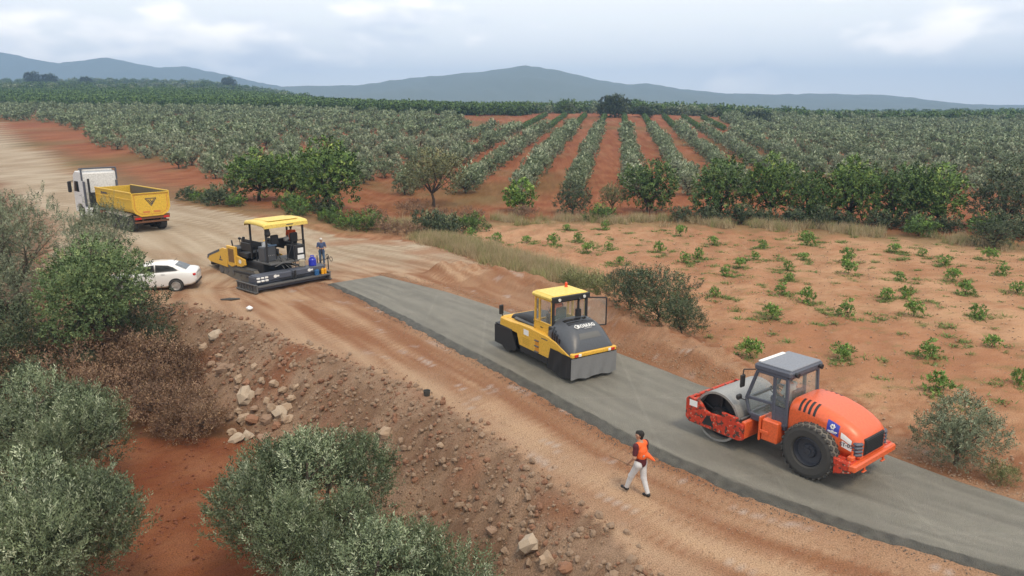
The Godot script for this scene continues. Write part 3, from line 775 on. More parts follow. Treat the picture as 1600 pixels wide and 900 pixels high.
func tyre_roller(at: Vector3, turn: float) -> Node3D:
	var t := thing("tyre_roller", at, turn, "yellow and black pneumatic tyred roller with rubber skirts round its wheels", "roller")
	var b := B.new()
	b.box(Vector3(0, 0.55, 0), Vector3(3.0, 0.36, 1.7), 0.04); b.box(Vector3(0, 0.42, 0), Vector3(1.9, 0.28, 2.0), 0.04)
	part(b, "chassis", M.black, t)
	for x in [1.92, -1.78]:
		for i in 4: wheel(t, Vector3(x, 0.5, -0.84 + i * 0.56), 0.5, 0.3, 0.26, M.tyre, M.yellow)
	for s in [-1, 1]:
		b = B.new()
		b.prism(P2([2.4, 1.02, 2.35, 1.36, 1.6, 1.36, 0.9, 1.42, 0.2, 1.44, -0.95, 1.38, -1.5, 1.30, -2.0, 1.12, -2.36, 0.98, -1.5, 0.96, -1.18, 0.56, 0.95, 0.56, 1.12, 1.0]), s * 0.80, s * 1.02, 0.02)
		var sp := part(b, "side_panel", M.yellow, t)
		b = B.new(); b.prism(P2([0.62, 1.08, 0.62, 1.30, 0.28, 1.30, 0.28, 1.08]), s * 1.02, s * 1.025); part(b, "sticker", M.sticker, sp)
		b = B.new()
		for i in 7:
			for j in 4: b.box(Vector3(0.66 - i * 0.07, 0.72 + j * 0.07, s * 1.022), Vector3(0.045, 0.04, 0.008))
		part(b, "vent", mat(lin(0.45, 0.28, 0.03), 0.7), sp)
		b = B.new(); b.prism(P2([-0.18, 0.58, -0.18, 1.1, -0.42, 1.1, -0.42, 0.58]), s * 1.0195, s * 1.024)
		var st := part(b, "step_well", mat(lin(0.6, 0.24, 0.02), 0.6), sp)
		b = B.new()
		for i in 3:
			b = B.new(); b.box(Vector3(-0.3, 0.62 + i * 0.22, s * 1.04), Vector3(0.26, 0.04, 0.08), 0.008); part(b, "tread", M.grey, st)
		b = B.new(); b.box(Vector3(-0.78, 1.24, s * 1.023), Vector3(0.4, 0.035, 0.006)); part(b, "lettering", M.print, sp)
		# rubber skirts
		b = B.new(); b.prism(P2([2.75, 0.24, 2.75, 0.98, 1.5, 1.06, 1.12, 0.36, 1.2, 0.22]), s * 1.03, s * 1.06, 0.008); part(b, "wheel_skirt", M.black, t)
		b = B.new()
		var rows := []
		for j in 5:
			var row := []
			for i in 12:
				var u := i / 11.0; var y: float = lerp(1.04 - 0.06 * u, 0.18, j / 4.0)
				row.append(Vector3(lerp(-1.22 + (0.22 if j > 0 else 0.0) * j / 4.0, -2.46, u), y, s * (1.05 + 0.03 * (j / 4.0) * sin(i * 2.1) + 0.02 * sin(i * 1.1 + j))))
			rows.append(row)
		b.loft(rows, false, false, Vector3(-1.8, 0.6, 0)); part(b, "wheel_skirt", M.black, t)
	b = B.new(); b.box(Vector3(2.75, 0.61, 0), Vector3(0.03, 0.76, 2.1), 0.008); b.box(Vector3(2.1, 1.04, 0), Vector3(1.3, 0.04, 2.06), 0.01); part(b, "wheel_skirt", M.black, t)
	b = B.new()
	var rows := []
	for j in 6:
		var row := []
		for i in 20:
			var u := i / 19.0
			row.append(Vector3(-2.50 + 0.025 * sin(i * 1.3 + j * 0.6) * j / 5.0, lerp(0.94, 0.14 + 0.03 * sin(i * 0.7), j / 5.0), lerp(-1.05, 1.05, u)))
		rows.append(row)
	b.loft(rows, false, false, Vector3(0, 0.6, 0)); var rs := part(b, "rear_skirt", M.film, t)
	# nose with covers
	b = B.new(); b.box(Vector3(1.7, 1.2, 0), Vector3(1.4, 0.3, 1.58), 0.05); b.box(Vector3(2.36, 1.2, 0), Vector3(0.24, 0.40, 1.9), 0.06); part(b, "nose", M.yellow, t)
	b = B.new(); b.box(Vector3(0.95, 1.42, 0), Vector3(1.6, 0.12, 1.5), 0.04); part(b, "deck", M.grey, t)
	b = B.new()
	var rr := []
	for i in 8: rr.append(section(0.66, 1.44 + 0.26 * sin(PI * i / 7.0 * 0.75 + 0.2), 1.36, 0.2, lerp(2.1, 0.2, i / 7.0)))
	b.loft(rr); part(b, "front_cover", M.black, t)
	b = B.new(); b.path([Vector3(2.36, 1.34, -0.86), Vector3(2.42, 1.5, -0.92)], 0.025, 6); b.box(Vector3(2.42, 1.66, -0.93), Vector3(0.08, 0.40, 0.2), 0.03); part(b, "mirror", M.black, t)
	b = B.new(); b.path([Vector3(2.36, 1.34, 0.86), Vector3(2.42, 1.5, 0.92)], 0.025, 6); b.box(Vector3(2.42, 1.66, 0.93), Vector3(0.08, 0.40, 0.2), 0.03); part(b, "mirror", M.black, t)
	# rear hood
	var hs := [[-0.88, 0.92, 1.98, 0.5], [-1.2, 0.97, 2.04, 0.55], [-1.6, 1.0, 1.98, 0.6], [-1.95, 1.0, 1.82, 0.6], [-2.2, 0.99, 1.60, 0.55], [-2.38, 0.98, 1.34, 0.4], [-2.45, 0.97, 1.14, 0.2]]
	rr = []
	for q in hs: rr.append(section(q[1], q[2], 1.0, q[3], q[0]))
	b = B.new(); b.loft(rr); var hood := part(b, "hood", M.hood_black, t)
	var hp := func(x: float, f: float, off: float) -> Vector3:
		var i := 0
		while i < hs.size() - 2 and x < hs[i + 1][0]: i += 1
		var u: float = (x - hs[i][0]) / (hs[i + 1][0] - hs[i][0])
		var g: float = f * (rr[i].size() - 1); var j: int = min(int(g), rr[i].size() - 2)
		var p: Vector3 = rr[i][j].lerp(rr[i][j + 1], g - j).lerp(rr[i + 1][j].lerp(rr[i + 1][j + 1], g - j), u)
		return p + (p - Vector3(-1.2, 1.0, 0)).normalized() * off
	var patch := func(x0: float, x1: float, f0: float, f1: float, called: String, m: Material, off: float):
		var g := B.new()
		for i in 6:
			for j in 10:
				var xa: float = lerp(x0, x1, i / 6.0); var xb: float = lerp(x0, x1, (i + 1) / 6.0)
				var fa: float = lerp(f0, f1, j / 10.0); var fb: float = lerp(f0, f1, (j + 1) / 10.0)
				g.quad(hp.call(xa, fa, off), hp.call(xb, fa, off), hp.call(xb, fb, off), hp.call(xa, fb, off), hp.call(xa, fa, off) - Vector3(-1.2, 1.0, 0))
		return part(g, called, m, hood)
	for i in 4:
		patch.call(-1.16 - i * 0.16, -1.27 - i * 0.16, 0.05 + 0.02 * i, 0.26 - 0.03 * i, "louvre", M.glossy, 0.008)
		patch.call(-1.16 - i * 0.16, -1.27 - i * 0.16, 0.74 + 0.03 * i, 0.95 - 0.02 * i, "louvre", M.glossy, 0.008)
	patch.call(-1.30, -1.46, 0.40, 0.62, "grille", M.glossy, 0.008)
	patch.call(-1.54, -1.70, 0.40, 0.62, "grille", M.glossy, 0.008)
	patch.call(-2.10, -2.26, 0.46, 0.54, "plate", mat(lin(0.10, 0.10, 0.095), 0.5), 0.008)
	var mid: Vector3 = hp.call(-1.86, 0.5, 0.03)
	var dn: Vector3 = (hp.call(-1.96, 0.5, 0.03) - hp.call(-1.80, 0.5, 0.03)).normalized()
	letters("BOMAG", 0.16, mid + Vector3(0, 0, 0.06), Vector3(0, 0, 1), -dn, M.sticker, hood)
	b = B.new()
	var dd: Vector3 = mid + Vector3(0, 0, -0.36)
	for i in 4:
		var e0 := [Vector3(0, 0, -0.1), dn * 0.1, Vector3(0, 0, 0.1), dn * -0.1]
		b.path([dd + e0[i], dd + e0[(i + 1) % 4]], 0.018, 4)
	part(b, "emblem", M.sticker, hood)
	b = B.new(); b.box(mid + dn * 0.13 + Vector3(0, 0.0, 0.08), Vector3(0.012, 0.012, 0.34)); part(b, "lettering", M.sticker, hood)
	b = B.new(); b.box(Vector3(-2.44, 1.04, 0), Vector3(0.16, 0.16, 2.06), 0.03); var bp := part(b, "bumper", M.yellow, t)
	for s in [-1, 1]:
		b = B.new(); b.box(Vector3(-2.53, 1.04, s * 0.84), Vector3(0.03, 0.1, 0.16), 0.01); part(b, "tail_lamp", M.red_lamp, bp)
		b = B.new(); b.box(Vector3(-2.53, 1.04, s * 0.68), Vector3(0.03, 0.1, 0.12), 0.01); part(b, "reversing_lamp", M.lamp, bp)
	b = B.new()
	for s in [-1, 1]:
		b = B.new(); b.box(Vector3(-1.1, 1.5, s * 0.86), Vector3(0.5, 0.5, 0.1), 0.03); part(b, "engine_side", M.black, t)
	b = B.new(); b.cyl(Vector3(-1.1, 1.95, 0.3), Vector3(-1.1, 2.3, 0.3), 0.12, 0.11, 14); b.path([Vector3(-1.1, 2.3, 0.3), Vector3(-1.1, 2.62, 0.3), Vector3(-1.18, 2.72, 0.3)], 0.045, 8); part(b, "exhaust", M.black, t)
	# cab
	var cab := Node3D.new(); cab.name = "cab"; t.add_child(cab)
	var A := []; var K := []
	for s in [-0.80, 0.74]:
		A.append([Vector3(0.16, 1.45, s), Vector3(0.10, 2.72, s)]); A.append([Vector3(-0.95, 1.7, s), Vector3(-0.95, 2.72, s)]); A.append([Vector3(-0.16, 1.75, s), Vector3(-0.16, 2.72, s)])
		A.append([Vector3(0.12, 2.70, s), Vector3(-0.95, 2.70, s)]); A.append([Vector3(0.14, 1.75, s), Vector3(-0.95, 1.75, s)])
		K.append([Vector3(-1.02, 1.7, s), Vector3(-1.02, 2.72, s)])
	A.append([Vector3(0.10, 2.70, -0.8), Vector3(0.10, 2.70, 0.74)]); A.append([Vector3(0.15, 1.75, -0.8), Vector3(0.15, 1.75, 0.74)])
	K.append([Vector3(-1.0, 2.68, -0.8), Vector3(-1.0, 2.68, 0.74)]); K.append([Vector3(-1.0, 1.9, -0.8), Vector3(-1.0, 1.9, 0.74)])
	part(bars(A, 0.08), "cab_frame", M.yellow, cab)
	part(bars(K, 0.09), "rear_frame", M.black, cab)
	for s in [-0.81, 0.75]:
		b = B.new(); b.prism(P2([0.22, 1.76, -1.0, 1.76, -0.72, 1.3, 0.02, 1.3]), s - 0.03, s + 0.03, 0.01); part(b, "door_panel", M.yellow, cab)
		pane([Vector3(0.10, 1.8, s), Vector3(-0.92, 1.8, s), Vector3(-0.92, 2.66, s), Vector3(0.08, 2.66, s)], cab)
	b = B.new(); b.box(Vector3(-0.34, 1.58, -0.855), Vector3(0.14, 0.035, 0.03), 0.008); part(b, "door_handle", M.black, cab)
	pane([Vector3(0.12, 1.8, -0.76), Vector3(0.08, 2.66, -0.76), Vector3(0.08, 2.66, 0.7), Vector3(0.12, 1.8, 0.7)], cab)
	pane([Vector3(-1.02, 1.94, -0.76), Vector3(-1.02, 2.64, -0.76), Vector3(-1.02, 2.64, 0.7), Vector3(-1.02, 1.94, 0.7)], cab)
	b = B.new(); b.box(Vector3(-0.42, 2.80, -0.03), Vector3(1.34, 0.16, 1.78), 0.05); b.box(Vector3(-0.42, 2.88, -0.03), Vector3(1.2, 0.08, 1.6), 0.03); part(b, "roof", M.canopy, cab)
	b = B.new(); b.box(Vector3(-1.07, 2.78, -0.03), Vector3(0.12, 0.2, 1.74), 0.02); var rb := part(b, "rear_band", M.black, cab)
	for s in [-0.6, 0.55]:
		b = B.new(); b.cyl(Vector3(-1.12, 2.77, s), Vector3(-1.16, 2.76, s), 0.055, 0.06, 12); part(b, "work_lamp", M.lamp, rb)
	b = B.new(); b.lathe([[0.0, 0.07], [0.02, 0.07], [0.03, 0.055], [0.15, 0.055], [0.19, 0.03], [0.2, 0.0]], Vector3(-0.05, 2.92, 0.5), Vector3.UP, 14); part(b, "beacon", mat(lin(0.62, 0.06, 0.02), 0.25), cab)
	var dr := Node3D.new(); dr.name = "open_door"; cab.add_child(dr)
	part(bars([[Vector3(-0.98, 1.55, 0.80), Vector3(-0.98, 2.66, 0.80)], [Vector3(-1.3, 1.55, 1.50), Vector3(-1.3, 2.62, 1.50)], [Vector3(-0.98, 2.66, 0.80), Vector3(-1.3, 2.62, 1.50)], [Vector3(-0.98, 1.55, 0.80), Vector3(-1.3, 1.55, 1.50)]], 0.045), "door_frame", M.black, dr)
	pane([Vector3(-0.98, 1.57, 0.80), Vector3(-1.3, 1.57, 1.50), Vector3(-1.3, 2.6, 1.50), Vector3(-0.98, 2.64, 0.80)], dr)
	b = B.new(); b.box(Vector3(-0.42, 1.42, -0.03), Vector3(1.1, 0.3, 1.5), 0.03); part(b, "cab_floor", M.black, cab)
	b = B.new(); b.box(Vector3(-0.5, 1.72, -0.2), Vector3(0.46, 0.14, 0.5), 0.04); b.box(Vector3(-0.7, 2.05, -0.2), Vector3(0.13, 0.6, 0.48), 0.05); part(b, "seat", M.black, cab)
	b = B.new(); b.cyl(Vector3(0.0, 1.5, -0.2), Vector3(-0.12, 2.0, -0.2), 0.06, 0.05, 10); b.lathe([[-0.015, 0.17], [0.0, 0.19], [0.015, 0.17], [0.0, 0.15], [-0.015, 0.17]], Vector3(-0.13, 2.03, -0.2), Vector3(-0.35, 0.93, 0).normalized(), 20); part(b, "steering_wheel", M.black, cab)
	return t

func paver(at: Vector3, turn: float) -> Node3D:    # x = 0 is the rear edge of the screed
	var t := thing("asphalt_paver", at, turn, "yellow and black asphalt paver under a yellow canopy with a wide screed", "paver")
	var b: B
	var FX := Transform3D(Basis.from_scale(Vector3(1.28, 1, 1)), Vector3(-0.826, 0, 0)); var SX := Transform3D(Basis.from_scale(Vector3(1, 1, 1.21)), Vector3.ZERO)
	for s in [-1, 1]:
		var tr := Node3D.new(); tr.name = "crawler_track"; t.add_child(tr, true)
		var pts := []
		for i in 25:
			var a := TAU * i / 24
			pts.append(Vector2(4.0 + (1.75 if cos(a) > 0 else -1.75) + 0.36 * cos(a), 0.40 + 0.36 * sin(a)))
		b = B.new(); b.prism(PackedVector2Array(pts.slice(0, 24)), s * 0.92, s * 1.2, 0.01); part(b, "belt", M.tyre_dust, tr)
		b = B.new()
		for i in 18:
			for y in [0.03, 0.77]: b.box(Vector3(2.25 + i * 0.205, y, s * 1.06), Vector3(0.15, 0.05, 0.32), 0.01)
		part(b, "pad", M.grey, tr)
		for x in [2.3, 2.95, 3.65, 4.4, 5.1, 5.75]:
			b = B.new(); b.cyl(Vector3(x, 0.4, s * 1.19), Vector3(x, 0.4, s * 1.23), 0.24 if x == 2.3 or x == 5.75 else 0.15, 0.22 if x == 2.3 or x == 5.75 else 0.14, 16); part(b, "roller", M.grey, tr)
	b = B.new(); b.box(Vector3(3.9, 0.8, 0), Vector3(4.6, 0.8, 1.8), 0.03); part(b, "chassis", M.black, t)
	# hopper wings at the front
	for s in [-1, 1]:
		b = B.new(); b.xf = FX; b.prism(P2([4.55, 0.62, 4.5, 1.72, 4.9, 1.74, 6.35, 1.10, 6.42, 0.85, 6.2, 0.72]), s * 1.16, s * 1.26, 0.02)
		var wing := part(b, "hopper_wing", M.yellow, t)
		b = B.new(); b.xf = FX; b.prism(P2([5.2, 1.62, 6.36, 1.12, 6.42, 0.88, 6.28, 0.92, 6.2, 1.06, 5.15, 1.50]), s * 1.255, s * 1.268); part(b, "wear_strip", M.slate, wing)
		b = B.new(); b.xf = FX; b.prism(P2([5.05, 1.05, 5.2, 1.05, 5.125, 1.28]), s * 1.2595, s * 1.264); b.box(Vector3(5.12, 0.98, s * 1.262), Vector3(0.32, 0.07, 0.005)); part(b, "emblem", M.print, wing)
		b = B.new(); b.xf = FX; b.prism(P2([3.72, 0.88, 3.72, 1.95, 4.48, 1.95, 4.48, 0.82, 4.1, 0.72]), s * 1.12, s * 1.28, 0.02)
		var ep := part(b, "engine_panel", M.yellow, t)
		b = B.new(); b.xf = FX; b.prism(P2([3.84, 1.0, 3.84, 1.8, 4.34, 1.8, 4.34, 1.0]), s * 1.2795, s * 1.285); var gr := part(b, "grille", M.rust, ep)
		b = B.new(); b.xf = FX
		for i in 11: b.box(Vector3(4.09, 1.04 + i * 0.072, s * 1.29), Vector3(0.48, 0.02, 0.015))
		part(b, "slat", mat(lin(0.32, 0.19, 0.05), 0.7), gr)
		b = B.new(); b.xf = FX; b.prism(P2([2.95, 1.0, 3.0, 1.32, 3.70, 1.45, 3.70, 0.82, 3.3, 0.85]), s * 1.14, s * 1.24, 0.015); var lp := part(b, "lower_panel", M.yellow, t)
		b = B.new(); b.xf = FX; b.cyl(Vector3(3.38, 1.14, s * 1.24), Vector3(3.38, 1.14, s * 1.246), 0.12, 0.12, 14); part(b, "sticker", M.sticker, lp)
	b = B.new(); b.xf = FX; b.box(Vector3(5.4, 0.62, 0), Vector3(1.7, 0.1, 2.3), 0.02); b.box(Vector3(6.3, 0.6, 0), Vector3(0.18, 0.3, 2.2), 0.03)
	b.cyl(Vector3(6.45, 0.5, -0.9), Vector3(6.45, 0.5, 0.9), 0.1, 0.1, 12); part(b, "hopper_floor", M.black, t)
	b = B.new(); b.xf = FX; b.box(Vector3(4.15, 1.55, 0), Vector3(0.9, 0.6, 2.2), 0.04); b.box(Vector3(3.5, 1.5, 0.0), Vector3(1.0, 0.3, 2.1), 0.03); part(b, "engine_cover", M.black, t)
	b = B.new(); b.xf = FX; b.box(Vector3(3.95, 2.0, -0.05), Vector3(1.7, 0.34, 0.06), 0.01, Basis(Vector3.UP, 0.0)); b.box(Vector3(3.2, 2.0, -0.9), Vector3(0.9, 0.46, 0.06), 0.01); b.box(Vector3(3.2, 2.0, 0.95), Vector3(1.5, 0.46, 0.06), 0.01); part(b, "side_guard", M.black, t)
	b = B.new(); b.xf = FX
	for q in [[4.7, -0.5], [4.7, -0.25], [2.8, 0.2], [2.8, 0.42]]:
		b = B.new(); b.cyl(Vector3(q[0], 1.7, q[1]), Vector3(q[0], 2.25, q[1]), 0.025, 0.025, 6); b.cyl(Vector3(q[0] - 0.05, 2.28, q[1]), Vector3(q[0] + 0.05, 2.28, q[1]), 0.075, 0.085, 12); part(b, "work_lamp", M.black, t)
	b = B.new(); b.path([Vector3(4.8, 1.7, -0.9), Vector3(4.92, 2.2, -0.9)], 0.045, 8); part(b, "exhaust", M.black, t)
	# operator platform
	b = B.new(); b.box(Vector3(2.3, 1.25, 0), Vector3(1.9, 0.1, 2.3), 0.02); part(b, "platform", M.grey, t)
	b = B.new(); b.box(Vector3(2.35, 1.72, -0.72), Vector3(0.72, 0.86, 0.72), 0.05); var cn := part(b, "control_box", M.hood_black, t)
	b = B.new()
	for i in 5:
		b = B.new(); b.box(Vector3(1.985, 1.66, -0.95 + i * 0.11), Vector3(0.01, 0.05, 0.04)); part(b, "label", M.steel, cn)
	b = B.new(); b.box(Vector3(1.9, 1.7, 0.85), Vector3(0.85, 0.85, 0.7), 0.04); var cb := part(b, "battery_box", M.black, t)
	b = B.new(); b.box(Vector3(1.47, 1.8, 0.9), Vector3(0.008, 0.3, 0.36)); b.box(Vector3(1.47, 1.42, 0.9), Vector3(0.008, 0.24, 0.44)); part(b, "sticker", M.sticker, cb)
	for s in [-0.35, 0.9]:
		b = B.new(); b.box(Vector3(2.35, 2.2, s), Vector3(0.5, 0.14, 0.5), 0.04); b.box(Vector3(2.1, 2.5, s), Vector3(0.14, 0.56, 0.5), 0.05); b.box(Vector3(2.35, 1.75, s), Vector3(0.3, 0.8, 0.3)); part(b, "seat", M.black, t)
	b = B.new(); b.box(Vector3(2.95, 2.15, 0.5), Vector3(0.25, 0.5, 1.1), 0.04); part(b, "control_desk", M.black, t)
	part(bars([[Vector3(2.8, 1.3, -1.12), Vector3(2.8, 2.2, -1.12)]], 0.045), "hand_rail", M.black, t)
	part(bars([[Vector3(1.2, 0.9, -0.4), Vector3(1.9, 2.0, -0.35)]], 0.045), "brace", M.black, t)
	part(bars([[Vector3(1.5, 1.3, 0.45), Vector3(1.5, 2.4, 0.45)], [Vector3(1.5, 2.4, 0.45), Vector3(1.5, 2.4, 1.2)], [Vector3(1.5, 2.4, 1.2), Vector3(1.5, 1.3, 1.2)], [Vector3(1.5, 1.35, 0.0), Vector3(1.5, 2.4, 0.45)], [Vector3(1.2, 0.9, 0.35), Vector3(1.5, 2.2, 0.46)]], 0.045), "hand_rail", M.black, t)
	b = B.new()
	for i in 5: b.path([Vector3(1.9, 1.4, -0.5 + i * 0.2), Vector3(1.4, 1.1 + 0.06 * (i % 2), -0.4 + i * 0.2), Vector3(1.0, 1.0, -0.5 + i * 0.3)], 0.022, 6)
	b.path([Vector3(1.3, 1.12, -0.9), Vector3(1.25, 1.3, -0.4), Vector3(1.3, 1.2, 0.1)], 0.03, 6); part(b, "hydraulic_hose", M.grey, t)
	# canopy
	var cp := Node3D.new(); cp.name = "canopy"; t.add_child(cp)
	var rr := []
	for q in [[1.30, 0.96, 3.50], [1.42, 1.0, 3.60], [2.1, 1.02, 3.66], [2.8, 1.02, 3.66], [3.3, 1.0, 3.62], [3.44, 0.96, 3.52]]:
		var row := section(q[1] + 0.43, q[2], q[2] - 0.20, 0.12, q[0], 4); rr.append(row)
	b = B.new(); b.loft(rr); var roof := part(b, "canopy_roof", M.canopy, cp)
	b = B.new(); b.box(Vector3(2.35, 3.67, 0.0), Vector3(1.5, 0.03, 1.9), 0.012); part(b, "canopy_panel", M.canopy, roof)
	b = B.new(); b.box(Vector3(1.29, 3.42, 0.2), Vector3(0.006, 0.05, 0.42)); part(b, "lettering", M.print, roof)
	for q in [[3.25, -1.16], [3.25, 1.2], [1.6, -1.16], [1.6, 1.2]]:
		b = B.new(); b.box(Vector3(q[0], 2.4, q[1]), Vector3(0.1, 2.1, 0.1), 0.015); part(b, "post", M.black, cp)
	# screed at the back
	b = B.new(); b.xf = SX; b.box(Vector3(0.55, 0.62, 0), Vector3(0.75, 0.42, 3.7), 0.04); b.box(Vector3(0.5, 0.24, 0), Vector3(0.7, 0.3, 3.7), 0.02); part(b, "screed", M.slate, t)
	for s in [-1, 1]:
		b = B.new(); b.xf = SX; b.box(Vector3(0.42, 0.74, s * 0.93), Vector3(0.7, 0.34, 1.8), 0.04); var sc := part(b, "screed_hood", M.slate, t)
		b = B.new(); b.xf = SX; b.cyl(Vector3(0.065, 0.76, s * 0.9), Vector3(0.06, 0.76, s * 0.9), 0.09, 0.09, 14); b.box(Vector3(0.064, 0.76, s * 0.9 + 0.1), Vector3(0.006, 0.09, 0.2)); part(b, "sticker", M.sticker, sc)
		b = B.new(); b.xf = SX; b.box(Vector3(0.9, 0.26, s * 1.93), Vector3(2.1, 0.46, 0.07), 0.015); b.box(Vector3(0.9, 0.46, s * 1.96), Vector3(2.0, 0.06, 0.14), 0.01); b.box(Vector3(0.9, 0.06, s * 1.96), Vector3(2.1, 0.06, 0.16), 0.015)
		for i in 7: b.box(Vector3(0.0 + i * 0.3, 0.26, s * 1.98), Vector3(0.04, 0.4, 0.05), 0.006)
		part(b, "end_plate", M.grey, t)
		b = B.new(); b.xf = SX; b.box(Vector3(2.0, 0.7, s * 1.34), Vector3(3.0, 0.14, 0.12), 0.02, Basis(Vector3(0, 0, 1), -0.03)); part(b, "tow_arm", M.black, t)
	b = B.new(); b.xf = SX; b.box(Vector3(0.02, 0.36, 0), Vector3(0.3, 0.05, 3.8), 0.01); b.box(Vector3(-0.14, 0.36, 0.0), Vector3(0.05, 0.1, 3.8), 0.012); part(b, "walkway", M.grey, t)
	b = B.new(); b.xf = SX; b.box(Vector3(0.05, 0.57, 0.0), Vector3(0.05, 0.4, 0.06), 0.01); b.box(Vector3(0.03, 0.6, 0.12), Vector3(0.05, 0.6, 0.1), 0.01); b.box(Vector3(0.06, 0.53, 0.02), Vector3(0.04, 0.06, 1.3), 0.01); part(b, "bracket", M.black, t)
	b = B.new(); b.xf = SX
	for i in 3:
		for j in 2: b.box(Vector3(0.05 + j * 0.03, 0.62 + j * 0.16, -1.75 + i * 0.2), Vector3(0.1, 0.1, 0.16), 0.02)
	part(b, "control_panel", M.sticker, t)
	for o in t.get_children():
		for nm in ["platform", "control_box", "battery_box", "seat", "control_desk", "hand_rail", "brace", "hydraulic_hose", "canopy"]:
			if String(o.name).begins_with(nm): o.position += Vector3(-0.55, 0, 0.25)
	# levelling gear with hand wheels on the right end
	b = B.new(); b.xf.origin.z = 0.42
	b.path([Vector3(0.7, 0.9, 1.9), Vector3(0.7, 1.75, 2.0)], 0.03, 6); b.path([Vector3(0.5, 1.1, 1.7), Vector3(0.5, 1.15, 2.35)], 0.03, 6); b.path([Vector3(0.4, 0.5, 2.2), Vector3(0.4, 1.3, 2.2)], 0.035, 6); b.path([Vector3(0.9, 0.9, 1.8), Vector3(0.9, 1.35, 1.8)], 0.03, 6)
	for q in [[0.4, 1.1, 2.42], [0.45, 1.28, 2.2]]:
		var ring := []
		for i in 15: ring.append(Vector3(q[0] + 0.13 * cos(TAU * i / 14), q[1] + 0.13 * sin(TAU * i / 14), q[2]))
		b.path(ring, 0.018, 6)
	part(b, "levelling_gear", M.black, t)
	return t

func tipper_truck(at: Vector3, turn: float) -> Node3D:     # x = 0 is the tail of the tub
	var t := thing("tipper_truck", at, turn, "white tractor unit pulling a short yellow half pipe tipper trailer", "truck")
	var b: B
	var TX := Transform3D(Basis.from_scale(Vector3(1, 0.82, 1)), Vector3(0, 0.05, 0))
	var tub := Node3D.new(); tub.name = "tipper_body"; t.add_child(tub)
	var prof := func(x: float, w: float, top: float, bot: float) -> Array:
		var row := []
		row.append(Vector3(x, top, -w))
		for i in 13:
			var a := PI * i / 12
			row.append(Vector3(x, bot + 0.75 - 0.75 * sin(a), -cos(a) * w * 0.94))
		row.append(Vector3(x, top, w))
		return row
	b = B.new()
	var outer := [prof.call(0.05, 1.27, 3.25, 1.28), prof.call(3.2, 1.27, 3.28, 1.28), prof.call(6.6, 1.25, 3.32, 1.32)]
	b.xf = TX; b.loft(outer, false, false, Vector3(3, 2.9, 0))
	part(b, "tub", M.truck_yellow, tub)
	b = B.new()
	b.xf = TX; b.loft([prof.call(0.06, 1.20, 3.24, 1.36), prof.call(6.5, 1.18, 3.30, 1.40)], false, false, Vector3(3, 9, 0))
	part(b, "tub_lining", mat(lin(0.16, 0.125, 0.075), 0.9, 0, M.grain, 0.6), tub)
	var face := P2([-1.27, 3.25, -1.27, 2.0, -1.12, 1.6, -0.75, 1.33, 0.75, 1.33, 1.12, 1.6, 1.27, 2.0, 1.27, 3.25])
	b = B.new(); b.xf = TX * Transform3D(Basis(Vector3(0, 0, 1), Vector3.UP, Vector3(-1, 0, 0)), Vector3.ZERO); b.prism(face, -0.06, 0.03, 0.015); var gate := part(b, "tailgate", M.truck_yellow, tub)
	b = B.new(); b.xf = TX * Transform3D(Basis(Vector3(0, 0, 1), Vector3.UP, Vector3(-1, 0, 0)), Vector3(6.56, 0.03, 0)); b.prism(face, -0.05, 0.05, 0.01); part(b, "front_wall", M.truck_yellow, tub)
	var rim := []
	for i in face.size(): rim.append([Vector3(-0.05, face[i].y * 0.995, face[i].x * 0.97), Vector3(-0.05, face[(i + 1) % face.size()].y * 0.995, face[(i + 1) % face.size()].x * 0.97)])
	part(bars(rim, 0.07), "rim", M.truck_yellow, gate).transform = TX
	var orange_line := mat(lin(0.55, 0.2, 0.05), 0.6)
	var in2 := []
	for i in face.size(): in2.append([Vector3(-0.035, 2.35 + (face[i].y - 2.35) * 0.86, face[i].x * 0.86), Vector3(-0.035, 2.35 + (face[(i + 1) % face.size()].y - 2.35) * 0.86, face[(i + 1) % face.size()].x * 0.86)])
	part(bars(in2, 0.028), "stripe", orange_line, gate).transform = TX
	b = B.new()                                   # the emblem: a V and W inside a triangle
	for q in [[-0.36, 2.78, 0.36, 2.78], [-0.36, 2.78, 0.0, 2.16], [0.36, 2.78, 0.0, 2.16], [-0.2, 2.7, 0.02, 2.3], [0.02, 2.3, 0.1, 2.5], [0.1, 2.5, 0.2, 2.7], [-0.06, 2.7, 0.06, 2.46]]:
		b.path([Vector3(-0.034, q[1], q[0]), Vector3(-0.034, q[3], q[2])], 0.03, 4)
	part(b, "emblem", M.print, gate).transform = TX
	b = B.new()
	for s in [-1, 1]: b.box(Vector3(-0.035, 1.66, s * 0.36), Vector3(0.02, 0.16, 0.46), 0.006)
	part(b, "mark", orange_line, gate).transform = TX
	for s in [-1, 1]:
		b = B.new(); b.box(Vector3(3.3, 3.29, s * 1.26), Vector3(6.6, 0.11, 0.1), 0.02); b.box(Vector3(3.3, 2.72, s * 1.275), Vector3(6.5, 0.07, 0.03), 0.01)
		part(b, "side_rail", M.truck_yellow, tub).transform = TX
		b = B.new(); b.box(Vector3(4.7, 2.95, s * 1.285), Vector3(0.8, 0.14, 0.006)); b.box(Vector3(5.3, 2.95, s * 1.285), Vector3(0.2, 0.22, 0.006)); part(b, "lettering", M.print, tub).transform = TX
	# trailer running gear
	b = B.new()
	for s in [-1, 1]: b.box(Vector3(3.6, 1.12, s * 0.45), Vector3(6.8, 0.3, 0.14), 0.02)
	for x in [0.4, 2.0, 4.0, 6.0]: b.box(Vector3(x, 1.1, 0), Vector3(0.16, 0.2, 0.9), 0.02)
	part(b, "trailer_frame", M.grey, t)
	b = B.new(); b.box(Vector3(0.05, 1.05, 0), Vector3(0.16, 0.28, 2.4), 0.02); b.box(Vector3(0.1, 0.72, 0), Vector3(0.12, 0.14, 2.3), 0.02)
